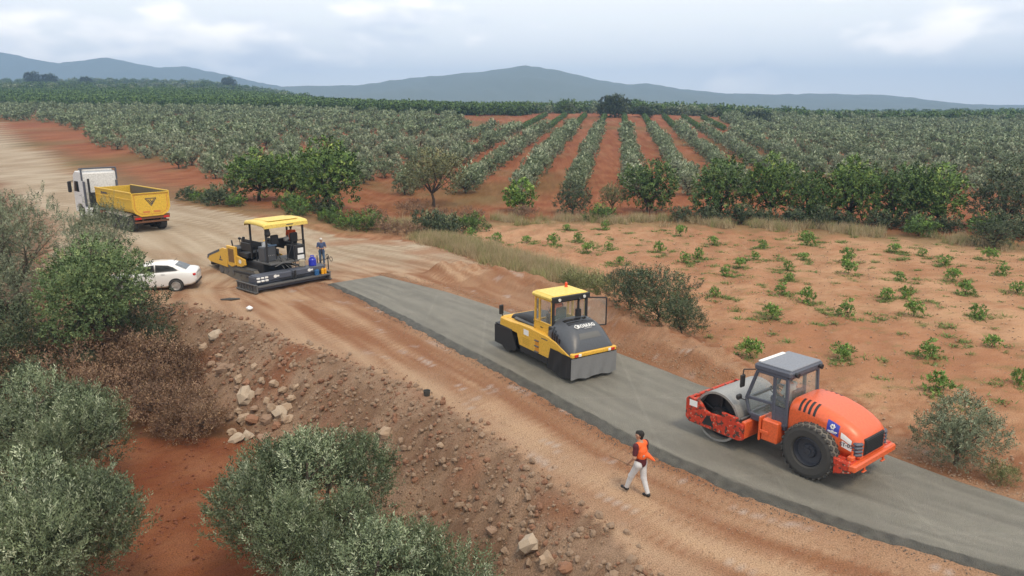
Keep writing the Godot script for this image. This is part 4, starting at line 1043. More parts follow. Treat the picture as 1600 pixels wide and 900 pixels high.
	for s in [-1, 1]: b.box(Vector3(0.12, 0.88, s * 0.6), Vector3(0.1, 0.3, 0.1))
	part(b, "rear_bumper", M.rust, t)
	for s in [-1, 1]:
		b = B.new(); b.box(Vector3(-0.03, 0.98, s * 0.95), Vector3(0.05, 0.14, 0.4), 0.015); part(b, "tail_lamp", M.red_lamp, t)
		b = B.new(); b.box(Vector3(2.9, 1.16, s * 1.12), Vector3(3.9, 0.05, 0.5), 0.015, Basis(Vector3.RIGHT, s * 0.25)); part(b, "mudguard", M.steel, t)
	for x in [1.1, 2.4, 3.7]:
		for s in [-1, 1]: wheel(t, Vector3(x, 0.52, s * 1.0), 0.52, 0.5, 0.29, M.tyre, M.grey)
		b = B.new(); b.cyl(Vector3(x, 0.52, -0.9), Vector3(x, 0.52, 0.9), 0.09, 0.09, 10); part(b, "axle", M.black, t)
	# tractor unit
	b = B.new()
	for s in [-1, 1]: b.box(Vector3(8.2, 0.86, s * 0.42), Vector3(5.6, 0.26, 0.1), 0.02)
	b.box(Vector3(7.1, 1.02, 0), Vector3(0.9, 0.1, 0.9), 0.03); part(b, "tractor_frame", M.black, t)
	for s in [-1, 1]:
		wheel(t, Vector3(7.1, 0.52, s * 0.98), 0.52, 0.56, 0.29, M.tyre, M.grey)
		wheel(t, Vector3(10.3, 0.52, s * 1.06), 0.52, 0.34, 0.29, M.tyre, M.steel)
		var arch := []
		for i in 9:
			var a := PI * (0.08 + 0.84 * i / 8)
			arch.append(section(0.32, 0.02, 0.0, 0.01, 0.0, 1).map(func(p): return Vector3(7.1 + (0.62 + p.y) * cos(a), 0.52 + (0.62 + p.y) * sin(a), s * 0.98 + p.z)))
		b = B.new(); b.loft(arch); part(b, "mudguard", M.grey, t)
		b = B.new(); b.box(Vector3(8.7, 0.72, s * 0.98), Vector3(1.5, 0.62, 0.5), 0.06); part(b, "side_tank", M.white if s < 0 else M.steel, t)
		b = B.new(); b.box(Vector3(6.35, 0.95, s * 0.95), Vector3(0.06, 0.16, 0.42), 0.015); part(b, "tail_lamp", M.red_lamp, t)
	var cab := Node3D.new(); cab.name = "cab"; t.add_child(cab)
	b = B.new(); b.prism(P2([9.15, 0.95, 9.15, 3.55, 9.35, 3.72, 10.7, 3.72, 11.15, 3.45, 11.38, 2.3, 11.42, 0.55, 10.95, 0.5, 10.9, 0.95, 10.6, 1.2, 10.0, 1.2, 9.7, 0.95]), -1.22, 1.22, 0.06); part(b, "cab_body", M.white, cab)
	b = B.new(); b.prism(P2([9.35, 3.70, 10.5, 3.70, 10.2, 3.86, 9.45, 3.92]), -1.05, 1.05, 0.04); part(b, "roof_deflector", M.white, cab)
	part(bars([[Vector3(9.18, 3.05, -1.24), Vector3(9.18, 3.95, -1.24)], [Vector3(9.18, 3.05, 1.24), Vector3(9.18, 3.95, 1.24)], [Vector3(9.18, 3.95, -1.24), Vector3(9.18, 3.95, 1.24)], [Vector3(9.2, 3.95, -1.2), Vector3(9.7, 3.9, -1.2)], [Vector3(9.2, 3.95, 1.2), Vector3(9.7, 3.9, 1.2)]], 0.11), "roof_frame", M.slate, cab)
	for s in [-1, 1]:
		b = B.new(); b.prism(P2([10.1, 2.15, 10.15, 2.95, 10.95, 2.95, 11.2, 2.15]), s * 1.219, s * 1.228); part(b, "window", M.tint, cab)
		b = B.new(); b.prism(P2([9.0, 1.1, 9.0, 3.0, 9.16, 3.0, 9.16, 1.1]), s * 1.1, s * 1.24, 0.02); part(b, "side_fairing", M.slate, cab)
		b = B.new(); b.path([Vector3(11.1, 2.95, s * 1.24), Vector3(11.2, 2.9, s * 1.52)], 0.03, 6); b.box(Vector3(11.18, 2.5, s * 1.53), Vector3(0.16, 0.85, 0.26), 0.05); part(b, "mirror", M.black, cab)
		b = B.new(); b.box(Vector3(9.7, 1.55, s * 1.225), Vector3(0.02, 0.9, 0.01)); b.box(Vector3(10.0, 1.9, s * 1.235), Vector3(0.16, 0.04, 0.03), 0.008); part(b, "door_handle", M.black, cab)
	pane([Vector3(11.2, 3.3, -1.1), Vector3(11.39, 2.3, -1.12), Vector3(11.39, 2.3, 1.12), Vector3(11.2, 3.3, 1.1)], cab, "windscreen", M.tint)
	b = B.new(); b.box(Vector3(8.95, 1.5, 0.0), Vector3(0.3, 1.3, 1.7), 0.03); b.cyl(Vector3(8.9, 1.0, -0.9), Vector3(8.9, 3.2, -0.9), 0.08, 0.08, 10); b.path([Vector3(8.8, 1.8, 0.1), Vector3(8.2, 1.4, 0.1), Vector3(7.6, 1.3, 0)], 0.04, 6); part(b, "cab_back_gear", M.black, t)
	return t

func white_car(at: Vector3, turn: float) -> Node3D:       # x forward, origin between the axles
	var t := thing("sedan_car", at, turn, "white four door sedan car parked beside the thicket on tan earth", "car")
	var b: B
	# stations along the body: x, half width, sill y, belt y, belt half width
	var S := [[2.18, 0.55, 0.32, 0.62, 0.50], [2.08, 0.76, 0.24, 0.72, 0.70], [1.7, 0.86, 0.22, 0.86, 0.80], [1.2, 0.88, 0.22, 0.95, 0.82], [0.8, 0.88, 0.22, 0.99, 0.82], [0.2, 0.88, 0.22, 1.00, 0.82], [-0.5, 0.88, 0.22, 1.02, 0.82], [-1.1, 0.88, 0.24, 1.05, 0.81], [-1.6, 0.87, 0.26, 1.08, 0.78], [-2.0, 0.83, 0.32, 1.07, 0.74], [-2.2, 0.77, 0.40, 1.02, 0.68], [-2.28, 0.66, 0.48, 0.92, 0.58]]
	var rr := []
	for q in S:
		var row := []
		for s in [-1, 1]:
			var half := []
			half.append(Vector3(q[0], q[2], s * q[1] * 0.90)); half.append(Vector3(q[0], q[2] + 0.10, s * q[1] * 0.98)); half.append(Vector3(q[0], lerp(q[2], q[3], 0.5), s * q[1] * 1.01)); half.append(Vector3(q[0], lerp(q[2], q[3], 0.80), s * q[1] * 0.99)); half.append(Vector3(q[0], q[3] - 0.03, s * q[4] * 1.02)); half.append(Vector3(q[0], q[3], s * q[4] * 0.93)); half.append(Vector3(q[0], q[3] + 0.025, s * q[4] * 0.45))
			if s > 0: half.reverse()
			row.append_array(half)
		rr.append(row)
	b = B.new(); b.loft(rr); var body := part(b, "body", M.car_white, t)
	var G := [[1.02, 0.985, 0.76, 0.05], [0.45, 1.36, 0.66, 0.3], [0.15, 1.44, 0.62, 0.35], [-0.4, 1.475, 0.61, 0.4], [-0.95, 1.44, 0.61, 0.35], [-1.25, 1.36, 0.63, 0.3], [-1.82, 1.09, 0.70, 0.05]]
	rr = []
	for q in G:
		rr.append([Vector3(q[0], 0.98, -0.80), Vector3(q[0], lerp(0.98, q[1], 0.75), lerp(-0.80, -q[2], 0.75)), Vector3(q[0], q[1] - 0.02, -q[2] * 0.96), Vector3(q[0], q[1], -q[2] * 0.8), Vector3(q[0], q[1] + 0.015, 0), Vector3(q[0], q[1], q[2] * 0.8), Vector3(q[0], q[1] - 0.02, q[2] * 0.96), Vector3(q[0], lerp(0.98, q[1], 0.75), lerp(0.80, q[2], 0.75)), Vector3(q[0], 0.98, 0.80)])
	b = B.new(); b.loft(rr, true, true, Vector3(-0.4, 1.1, 0)); part(b, "roof", M.car_white, t)
	for s in [-1, 1]:
		var zz := func(y: float) -> float: return s * (lerp(0.80, 0.62, (y - 0.98) / 0.47) + 0.012)
		for q in [[0.80, 1.04, 0.42, 1.31, -0.28, 1.40, -0.30, 1.05], [-0.36, 1.05, -0.34, 1.40, -0.95, 1.36, -1.20, 1.26, -1.42, 1.09]]:
			var pts := []
			for i in range(0, q.size(), 2): pts.append(Vector3(q[i], q[i + 1], zz.call(q[i + 1])))
			pane(pts, t, "side_window", M.tint)
		b = B.new(); b.box(Vector3(-0.72, 0.93, s * 0.89), Vector3(0.2, 0.03, 0.02), 0.006); part(b, "door_handle", M.silver, t)
		b = B.new(); b.box(Vector3(0.22, 0.92, s * 0.89), Vector3(0.2, 0.03, 0.02), 0.006); part(b, "door_handle", M.silver, t)
		b = B.new(); b.box(Vector3(-0.33, 0.66, s * 0.89), Vector3(0.008, 0.62, 0.008)); b.box(Vector3(0.72, 0.64, s * 0.89), Vector3(0.008, 0.6, 0.008)); part(b, "door_seam", M.grey, t)
		b = B.new(); b.box(Vector3(-2.12, 0.86, s * 0.70), Vector3(0.28, 0.13, 0.16), 0.03, Basis(Vector3.UP, s * 0.35)); part(b, "tail_lamp", M.red_lamp, t)
		b = B.new(); b.box(Vector3(2.02, 0.68, s * 0.66), Vector3(0.24, 0.12, 0.2), 0.03, Basis(Vector3.UP, -s * 0.4)); part(b, "headlight", M.lamp, t)
		b = B.new(); b.box(Vector3(0.86, 1.06, s * 0.95), Vector3(0.14, 0.12, 0.18), 0.04); part(b, "mirror", M.car_white, t)
		for x in [1.34, -1.30]:
			b = B.new(); b.cyl(Vector3(x, 0.34, s * 0.76), Vector3(x, 0.34, s * 0.892), 0.37, 0.37, 26); part(b, "wheel_arch", M.black, t)
			wheel(t, Vector3(x, 0.32, s * 0.87), 0.32, 0.2, 0.225, M.tyre, M.silver)
	pane([Vector3(-1.27, 1.365, -0.54), Vector3(-1.80, 1.115, -0.62), Vector3(-1.80, 1.115, 0.62), Vector3(-1.27, 1.365, 0.54)], t, "rear_window", M.tint)
	pane([Vector3(0.49, 1.36, -0.58), Vector3(1.02, 1.01, -0.70), Vector3(1.02, 1.01, 0.70), Vector3(0.49, 1.36, 0.58)], t, "windscreen", M.tint)
	b = B.new(); b.box(Vector3(-2.22, 0.42, 0), Vector3(0.18, 0.16, 1.3), 0.04); part(b, "rear_apron", M.black, t)
	b = B.new(); b.box(Vector3(-2.29, 0.74, 0), Vector3(0.012, 0.11, 0.5)); part(b, "number_plate", M.sticker, t)
	b = B.new(); b.path([Vector3(-1.1, 1.44, 0), Vector3(-1.28, 1.6, 0)], 0.008, 5); part(b, "aerial", M.black, t)
	return t

# ---------------------------------------------------------------- people
func flesh(b: B, bones: Array, cell: float, k: float, inflate := 0.0):   # tapered capsules joined smoothly, meshed as surface nets into b
	var lo := Vector3.ONE * 1e9; var hi := -lo
	for q in bones:
		for e in [[q[0], q[2]], [q[1], q[3]]]:
			lo = lo.min(e[0] - Vector3.ONE * (e[1] + inflate + cell * 3)); hi = hi.max(e[0] + Vector3.ONE * (e[1] + inflate + cell * 3))
	var n := Vector3i(((hi - lo) / cell).ceil()) + Vector3i.ONE
	var F := PackedFloat32Array(); F.resize(n.x * n.y * n.z); F.fill(1.0)
	for q in bones:
		var a: Vector3 = q[0]; var d: Vector3 = q[1] - q[0]; var r0: float = q[2] + inflate; var r1: float = q[3] + inflate
		var l2: float = max(d.length_squared(), 1e-9); var pad: float = max(r0, r1) + k + cell * 2
		var i0 := Vector3i(((a.min(q[1]) - Vector3.ONE * pad - lo) / cell).floor()).clamp(Vector3i.ZERO, n - Vector3i.ONE)
		var i1 := Vector3i(((a.max(q[1]) + Vector3.ONE * pad - lo) / cell).ceil()).clamp(Vector3i.ZERO, n - Vector3i.ONE)
		for z in range(i0.z, i1.z + 1):
			for y in range(i0.y, i1.y + 1):
				var o := (z * n.y + y) * n.x
				for x in range(i0.x, i1.x + 1):
					var p := lo + Vector3(x, y, z) * cell - a
					var t: float = clamp(p.dot(d) / l2, 0.0, 1.0)
					var s: float = (p - d * t).length() - lerp(r0, r1, t)
					var f := F[o + x]
					var h: float = max(k - absf(f - s), 0.0) / k
					F[o + x] = min(f, s) - h * h * k * 0.25
	var id := {}; var V := []; var N := []
	var sx := 1; var sy := n.x; var sz := n.x * n.y
	for z in n.z - 1:
		for y in n.y - 1:
			for x in n.x - 1:
				var o := z * sz + y * sy + x
				if absf(F[o]) > cell * 2.0: continue
				var c := [F[o], F[o + sx], F[o + sy], F[o + sx + sy], F[o + sz], F[o + sx + sz], F[o + sy + sz], F[o + sx + sy + sz]]
				var m := 0
				for i in 8: if c[i] < 0.0: m += 1
				if m == 0 or m == 8: continue
				var sum := Vector3.ZERO; var cnt := 0
				for e in [[0, 1], [2, 3], [4, 5], [6, 7], [0, 2], [1, 3], [4, 6], [5, 7], [0, 4], [1, 5], [2, 6], [3, 7]]:
					var u: float = c[e[0]]; var w: float = c[e[1]]
					if (u < 0.0) != (w < 0.0):
						var pa := Vector3(e[0] & 1, (e[0] >> 1) & 1, e[0] >> 2); var pb := Vector3(e[1] & 1, (e[1] >> 1) & 1, e[1] >> 2)
						sum += pa.lerp(pb, u / (u - w)); cnt += 1
				id[o] = V.size()
				V.append(lo + (Vector3(x, y, z) + sum / cnt) * cell)
				N.append(Vector3(c[1] + c[3] + c[5] + c[7] - c[0] - c[2] - c[4] - c[6], c[2] + c[3] + c[6] + c[7] - c[0] - c[1] - c[4] - c[5], c[4] + c[5] + c[6] + c[7] - c[0] - c[1] - c[2] - c[3]).normalized())
	for o in id:
		for ax in [[sx, sy, sz], [sy, sz, sx], [sz, sx, sy]]:
			if (F[o] < 0.0) != (F[o + ax[0]] < 0.0):
				var q := [o, o - ax[1], o - ax[1] - ax[2], o - ax[2]]
				if not (id.has(q[1]) and id.has(q[2]) and id.has(q[3])): continue
				var i0: int = id[q[0]]; var i1: int = id[q[1]]; var i2: int = id[q[2]]; var i3: int = id[q[3]]
				b.t(V[i0], V[i1], V[i2], N[i0], N[i1], N[i2]); b.t(V[i0], V[i2], V[i3], N[i0], N[i2], N[i3])

func hand(b: B, wr: Vector3, dir: Vector3, palm: Vector3, thumb_side: Vector3, curl: float, cell: float):
	var d := dir.normalized(); var sd := thumb_side.normalized(); var pn := palm.normalized()
	var bones := [[wr, wr + d * 0.075 + sd * 0.018, 0.024, 0.02], [wr, wr + d * 0.075 - sd * 0.018, 0.024, 0.019]]
	for i in 4:
		var base := wr + d * 0.08 + sd * (0.03 - i * 0.02)
		var L: float = [0.07, 0.078, 0.072, 0.056][i]
		var d1 := (d * cos(curl * 0.6) + pn * sin(curl * 0.6)).normalized(); var d2 := (d * cos(curl * 1.5) + pn * sin(curl * 1.5)).normalized(); var d3 := (d * cos(curl * 2.2) + pn * sin(curl * 2.2)).normalized()
		var p1 := base + d1 * L * 0.5; var p2 := p1 + d2 * L * 0.3; var p3 := p2 + d3 * L * 0.25
		bones.append_array([[base, p1, 0.0095, 0.0088], [p1, p2, 0.0088, 0.0082], [p2, p3, 0.0082, 0.0074]])
	var tb := wr + d * 0.03 + sd * 0.026; var t1 := tb + (sd * 0.8 + d * 0.7 + pn * 0.3).normalized() * 0.038; var t2 := t1 + (d * 0.8 + pn * 0.7).normalized() * 0.03
	bones.append_array([[tb, t1, 0.012, 0.0105], [t1, t2, 0.0105, 0.0085]])
	flesh(b, bones, cell, 0.008)

func person(at: Vector3, turn: float, J: Dictionary, W: Dictionary, label: String, cell: float, extra := "") -> Node3D:
	var t := thing("person", at, turn, label, "person", extra)
	var skin := mat(lin(0.36, 0.2, 0.13), 0.6)
	var b := B.new()
	var hd: Vector3 = J.head; var fw: Vector3 = J.face.normalized(); var rt := fw.cross(Vector3.UP).normalized()
	var bones := []
	bones.append([J.neck - Vector3(0, 0.05, 0), hd - Vector3(0, 0.06, 0), 0.058, 0.055])
	bones.append([J.hip + Vector3(0, 0.02, 0), J.chest, 0.135, 0.14]); bones.append([J.chest, J.neck - Vector3(0, 0.06, 0), 0.14, 0.075])
	for s in ["l", "r"]:
		bones.append([J.chest + Vector3(0, 0.12, 0), J["sh_" + s], 0.08, 0.062])
		bones.append([J["sh_" + s], J["el_" + s], 0.056, 0.043]); bones.append([J["el_" + s], J["wr_" + s], 0.041, 0.028])
		bones.append([J["hp_" + s], J["kn_" + s], 0.088, 0.058]); bones.append([J["kn_" + s], J["an_" + s], 0.056, 0.036]); bones.append([J["an_" + s], J["to_" + s], 0.036, 0.028])
	flesh(b, bones, cell, 0.05)
	flesh(b, [[hd - Vector3(0, 0.14, 0) - fw * 0.015, hd - Vector3(0, 0.06, 0), 0.052, 0.055], [hd + Vector3(0, 0.035, 0) - fw * 0.02, hd + Vector3(0, 0.03, 0) + fw * 0.025, 0.088, 0.078], [hd - Vector3(0, 0.03, 0) + fw * 0.02, hd - Vector3(0, 0.075, 0) + fw * 0.05, 0.066, 0.042], [hd + Vector3(0, 0.005, 0) + fw * 0.09, hd - Vector3(0, 0.03, 0) + fw * 0.108, 0.011, 0.017], [hd - rt * 0.088 + Vector3(0, 0.02, 0), hd - rt * 0.085 - Vector3(0, 0.025, 0), 0.018, 0.012], [hd + rt * 0.088 + Vector3(0, 0.02, 0), hd + rt * 0.085 - Vector3(0, 0.025, 0), 0.018, 0.012]], min(cell * 0.5, 0.009), 0.02)
	for s in ["l", "r"]:
		var sg := -1.0 if s == "l" else 1.0
		var fd: Vector3 = (J["wr_" + s] - J["el_" + s]).normalized()
		hand(b, J["wr_" + s], fd, (fw * 0.3 + Vector3(0, -0.2, -sg)).normalized() if W.get("grip", "") != s else Vector3(0.2, -0.9, -sg * 0.4), fw if abs(fd.y) > 0.5 else Vector3.UP, 0.55 if W.get("grip", "") != s else 1.25, 0.0055)
	part(b, "body", skin, t)
	b = B.new()
	for s in [-1, 1]: b.lathe([[0, 0.0], [0.004, 0.008], [0.008, 0.0]], hd + fw * 0.092 + rt * s * 0.032 + Vector3(0, 0.012, 0), fw, 8)
	b.box(hd - Vector3(0, 0.062, 0) + fw * 0.086, Vector3(0.012, 0.008, 0.04), 0.003, Basis(fw, Vector3.UP, fw.cross(Vector3.UP)))
	part(b, "face", mat(lin(0.03, 0.015, 0.012), 0.5), t)
	b = B.new()
	flesh(b, [[hd + Vector3(0, 0.055, 0) - fw * 0.03, hd + Vector3(0, 0.06, 0) + fw * 0.035, 0.088, 0.07], [hd + Vector3(0, 0.04, 0) - fw * 0.045, hd - Vector3(0, 0.05, 0) - fw * 0.05, 0.078, 0.05]], min(cell * 0.6, 0.011), 0.02)
	part(b, "hair" if not W.has("cap") else "cap", mat(W.get("cap", lin(0.012, 0.01, 0.009)), 0.8), t)
	b = B.new()                                    # shirt: trunk and sleeves
	var sh := [[J.hip + Vector3(0, 0.0, 0), J.chest, 0.15, 0.15], [J.chest, J.neck - Vector3(0, 0.085, 0), 0.15, 0.09]]
	for s in ["l", "r"]:
		sh.append([J.chest + Vector3(0, 0.12, 0), J["sh_" + s], 0.088, 0.07]); sh.append([J["sh_" + s], J["sh_" + s].lerp(J["el_" + s], W.get("sleeve", 0.75)), 0.07, 0.062])
		if W.get("sleeve", 0.75) >= 1.0: sh.append([J["el_" + s], J["el_" + s].lerp(J["wr_" + s], 0.85), 0.055, 0.045])
	flesh(b, sh, cell, 0.045); part(b, "shirt", mat(W.shirt, 0.85, 0, M.grime, 2.0), t)
	b = B.new()                                    # trousers
	var tr := []
	for s in ["l", "r"]:
		tr.append([J.hip + Vector3(0, 0.03, 0), J["hp_" + s], 0.135, 0.11]); tr.append([J["hp_" + s], J["kn_" + s], 0.102, 0.074]); tr.append([J["kn_" + s], J["kn_" + s].lerp(J["an_" + s], 0.92), 0.072, 0.056])
	flesh(b, tr, cell, 0.035); part(b, "trousers", mat(W.trousers, 0.85, 0, M.grime, 2.0), t)
	for s in ["l", "r"]:
		b = B.new(); var an: Vector3 = J["an_" + s]; var to: Vector3 = J["to_" + s]
		flesh(b, [[an + (an - to).normalized() * 0.03 - Vector3(0, 0.03, 0), to, 0.044, 0.04], [an, an - Vector3(0, 0.04, 0), 0.048, 0.045]], cell * 0.7, 0.03); part(b, "shoe", mat(lin(0.02, 0.02, 0.022), 0.6), t)
	if W.has("vest"):
		b = B.new()
		var vs := [[J.hip + Vector3(0, W.get("vest_low", 0.16), 0), J.chest, 0.162, 0.166], [J.chest, J.neck - Vector3(0, 0.11, 0), 0.166, 0.10]]
		for s in ["l", "r"]: vs.append([J.chest + Vector3(0, 0.12, 0), J["sh_" + s].lerp(J.chest + Vector3(0, 0.12, 0), 0.25), 0.10, 0.088])
		if W.has("flap"): vs.append([J.hip + W.flap[0], J.hip + W.flap[1], 0.07, 0.022])
		flesh(b, vs, cell, 0.03); var v := part(b, "vest", mat(W.vest, 0.7, 0, M.grime, 2.0), t)
		b = B.new()
		for i in 2: b.box(J.chest + Vector3(-0.168, -0.1 - 0.0 * i, -0.07 + 0.14 * i), Vector3(0.01, 0.05, 0.08), 0.003)
		part(b, "reflective_strip", M.silver, v)
	return t

func make_machines():
	machine_materials()
	M.glossy = mat(lin(0.008, 0.008, 0.01), 0.25)
	M.car_white = mat(lin(0.78, 0.78, 0.78), 0.28); M.car_white.clearcoat_enabled = true; M.car_white.clearcoat = 0.6; M.car_white.clearcoat_roughness = 0.1
	drum_roller(Vector3(7.78, 0.06, -19.55), deg_to_rad(128.3))
	tyre_roller(Vector3(1.65, 0.06, -27.35), deg_to_rad(122.5))
	var pv := paver(Vector3(-12.3, 0.02, -40.2), deg_to_rad(139.0))
	tipper_truck(Vector3(-25.0, rise(-27.0, -53.0), -50.6), deg_to_rad(137.8))
	white_car(Vector3(-19.95, 0.0, -39.6), deg_to_rad(193.0)).scale = Vector3.ONE * 1.06
	# things standing on the paver
	var on := func(p: Vector3) -> Vector3: return pv.transform * p
	var b := B.new(); b.lathe([[0, 0], [0, 0.2], [0.04, 0.22], [0.36, 0.22], [0.42, 0.18], [0.46, 0.18], [0.46, 0.1], [0.52, 0.09], [0.52, 0.0]], Vector3.ZERO, Vector3.UP, 24)
	var o := part(b, "water_cooler", mat(lin(0.02, 0.035, 0.42), 0.35)); o.position = on.call(Vector3(0.4, 0.91, 1.55)); tag(o, "round bright blue water cooler standing on the paver's screed", "cooler")
	b = B.new(); b.box(Vector3(0, 0.03, 0), Vector3(0.16, 0.04, 0.04), 0.01); b.path([Vector3(-0.1, -0.06, 0), Vector3(-0.1, 0.05, 0), Vector3(0.1, 0.05, 0), Vector3(0.1, -0.06, 0)], 0.015, 6)
	var hn := part(b, "handle", mat(lin(0.03, 0.05, 0.5), 0.4), o); hn.position = Vector3(0, 0.55, 0)
	b = B.new(); b.box(Vector3(0, 0.2, 0), Vector3(0.32, 0.4, 0.3), 0.05)
	o = part(b, "carton", mat(lin(0.42, 0.36, 0.27), 0.8, 0, M.grime, 1.5)); o.position = on.call(Vector3(0.6, 0.91, 1.0)); tag(o, "tan carton standing beside the blue cooler on the screed", "box")
	for q in [[1.5, Color(0.02, 0.10, 0.26), "blue plastic canister hanging behind the paver's screed"], [1.88, Color(0.75, 0.36, 0.01), "yellow plastic jerrycan hanging next to the blue canister"], [2.06, Color(0.72, 0.33, 0.01), "yellow plastic jerrycan at the outer end of the screed step"]]:
		b = B.new(); b.box(Vector3(0, 0.17, 0), Vector3(0.16, 0.34, 0.26 if q[0] < 1.6 else 0.15), 0.035); b.cyl(Vector3(0, 0.33, 0.03), Vector3(0, 0.39, 0.03), 0.03, 0.03, 10)
		o = part(b, "canister", mat(q[1].linear_to_srgb(), 0.4)); o.position = on.call(Vector3(-0.06, 0.39, q[0])); o.rotation.y = pv.rotation.y; tag(o, q[2], "canister")
	b = B.new(); b.lathe([[0, 0], [0, 0.17], [0.03, 0.17], [0.2, 0.13], [0.28, 0.05], [0.29, 0]], Vector3.ZERO, Vector3.UP, 20); b.box(Vector3(0.08, 0.02, 0), Vector3(0.3, 0.02, 0.24), 0.008)
	o = part(b, "water_bottle", M.white); o.position = on.call(Vector3(1.8, 2.15, -0.57)); tag(o, "white plastic container lying on the paver's control box", "container")
	b = B.new(); b.box(Vector3(0, 0.06, 0), Vector3(0.5, 0.12, 0.5), 0.02)
	o = part(b, "tool_tray", mat(lin(0.10, 0.17, 0.27), 0.5)); o.position = on.call(Vector3(1.75, 2.15, -0.25)); o.rotation.y = pv.rotation.y; tag(o, "pale blue tray of tools on top of the control box", "tray")
	b = B.new()
	flesh(b, [[Vector3(0, -0.1, 0), Vector3(0, -0.38, 0), 0.1, 0.17], [Vector3(0, 0.0, 0), Vector3(0, -0.1, 0), 0.03, 0.1]], 0.03, 0.04)
	o = part(b, "hanging_bag", M.black); o.position = on.call(Vector3(1.05, 3.35, -0.8)); tag(o, "black bag hanging from the rear corner of the paver canopy", "bag")
	b = B.new()
	flesh(b, [[Vector3(0, 0.12, -0.15), Vector3(0, 0.12, 0.15), 0.12, 0.12], [Vector3(0.1, 0.16, 0.05), Vector3(0, 0.2, 0.1), 0.09, 0.08]], 0.03, 0.05)
	o = part(b, "bundle", mat(lin(0.30, 0.30, 0.30), 0.8, 0, M.fine, 4.0)); o.position = on.call(Vector3(1.45, 2.36, 0.6)); tag(o, "crumpled grey and white bundle beside the paver's driver seat", "bundle")
	# people
	var wk := {hip = Vector3(0, 0.95, 0), chest = Vector3(0.02, 1.28, 0), neck = Vector3(0.03, 1.5, 0), head = Vector3(0.07, 1.64, 0), face = Vector3(1, -0.05, -0.25),
		sh_l = Vector3(0.02, 1.42, -0.185), el_l = Vector3(0.0, 1.14, -0.25), wr_l = Vector3(0.16, 0.95, -0.26), sh_r = Vector3(0.02, 1.42, 0.185), el_r = Vector3(0.03, 1.15, 0.25), wr_r = Vector3(0.25, 1.08, 0.17),
		hp_l = Vector3(0.0, 0.9, -0.09), kn_l = Vector3(0.2, 0.52, -0.1), an_l = Vector3(0.34, 0.14, -0.1), to_l = Vector3(0.48, 0.12, -0.11), hp_r = Vector3(0.0, 0.9, 0.09), kn_r = Vector3(-0.04, 0.49, 0.1), an_r = Vector3(-0.2, 0.10, 0.1), to_r = Vector3(-0.06, 0.04, 0.11)}
	var walker := person(Vector3(3.25, 0.0, -16.95), deg_to_rad(131.0), wk, {shirt = lin(0.085, 0.012, 0.018), trousers = lin(0.60, 0.60, 0.61), vest = lin(0.85, 0.13, 0.02), vest_low = 0.2, flap = [Vector3(-0.16, 0.22, 0.06), Vector3(-0.34, 0.12, 0.12)], sleeve = 0.72, grip = "l"}, "walking person in an orange vest, maroon shirt and pale trousers holding a stick", 0.016)
	b = B.new(); b.path([Vector3(0.02, 0.91, -0.29), Vector3(0.35, 0.98, -0.38), Vector3(0.66, 1.02, -0.46)], [0.012, 0.01, 0.007], 6)
	o = part(b, "stick", mat(lin(0.16, 0.10, 0.06), 0.8)); o.transform = walker.transform; tag(o, "thin wooden stick held by the walking person in the orange vest", "stick")
	var sd := {hip = Vector3(0, 0.95, 0), chest = Vector3(0, 1.28, 0), neck = Vector3(0.01, 1.5, 0), head = Vector3(0.05, 1.63, 0), face = Vector3(1, -0.35, 0),
		sh_l = Vector3(0, 1.42, -0.19), el_l = Vector3(0.02, 1.15, -0.27), wr_l = Vector3(0.24, 1.13, -0.1), sh_r = Vector3(0, 1.42, 0.19), el_r = Vector3(0.02, 1.15, 0.27), wr_r = Vector3(0.24, 1.12, 0.1),
		hp_l = Vector3(0, 0.9, -0.09), kn_l = Vector3(0.03, 0.5, -0.11), an_l = Vector3(0, 0.09, -0.12), to_l = Vector3(0.16, 0.04, -0.14), hp_r = Vector3(0, 0.9, 0.09), kn_r = Vector3(0.03, 0.5, 0.11), an_r = Vector3(0, 0.09, 0.12), to_r = Vector3(0.16, 0.04, 0.14)}
	person(Vector3(-12.25, 0.0, -46.3), deg_to_rad(-70.0), sd, {shirt = lin(0.06, 0.09, 0.19), trousers = lin(0.06, 0.12, 0.22), cap = lin(0.5, 0.48, 0.45), sleeve = 0.8}, "person in a blue shirt, jeans and pale cap standing behind the paver", 0.022)
	var st := {hip = Vector3(0, 0.10, 0), chest = Vector3(-0.02, 0.43, 0), neck = Vector3(0.0, 0.65, 0), head = Vector3(0.05, 0.79, 0), face = Vector3(1, 0, 0),
		sh_l = Vector3(0, 0.57, -0.19), el_l = Vector3(0.1, 0.32, -0.26), wr_l = Vector3(0.36, 0.38, -0.16), sh_r = Vector3(0, 0.57, 0.19), el_r = Vector3(0.1, 0.32, 0.26), wr_r = Vector3(0.36, 0.38, 0.16),
		hp_l = Vector3(0.02, 0.09, -0.1), kn_l = Vector3(0.42, 0.10, -0.13), an_l = Vector3(0.44, -0.30, -0.13), to_l = Vector3(0.58, -0.33, -0.13), hp_r = Vector3(0.02, 0.09, 0.1), kn_r = Vector3(0.42, 0.10, 0.13), an_r = Vector3(0.44, -0.30, 0.13), to_r = Vector3(0.58, -0.33, 0.13)}
	var dr: Node3D = get_node("drum_roller"); var tr: Node3D = get_node("tyre_roller")
	person(dr.transform * Vector3(-0.14, 1.42, 0), dr.rotation.y, st, {shirt = lin(0.45, 0.5, 0.47), trousers = lin(0.02, 0.03, 0.08), sleeve = 0.8}, "seated person in a pale shirt driving the orange drum roller", 0.022)
	person(tr.transform * Vector3(-0.45, 1.79, -0.2), tr.rotation.y, st, {shirt = lin(0.05, 0.05, 0.06), trousers = lin(0.03, 0.03, 0.04), vest = lin(0.8, 0.12, 0.02), sleeve = 0.8}, "seated person in an orange vest inside the yellow tyre roller cab", 0.022)
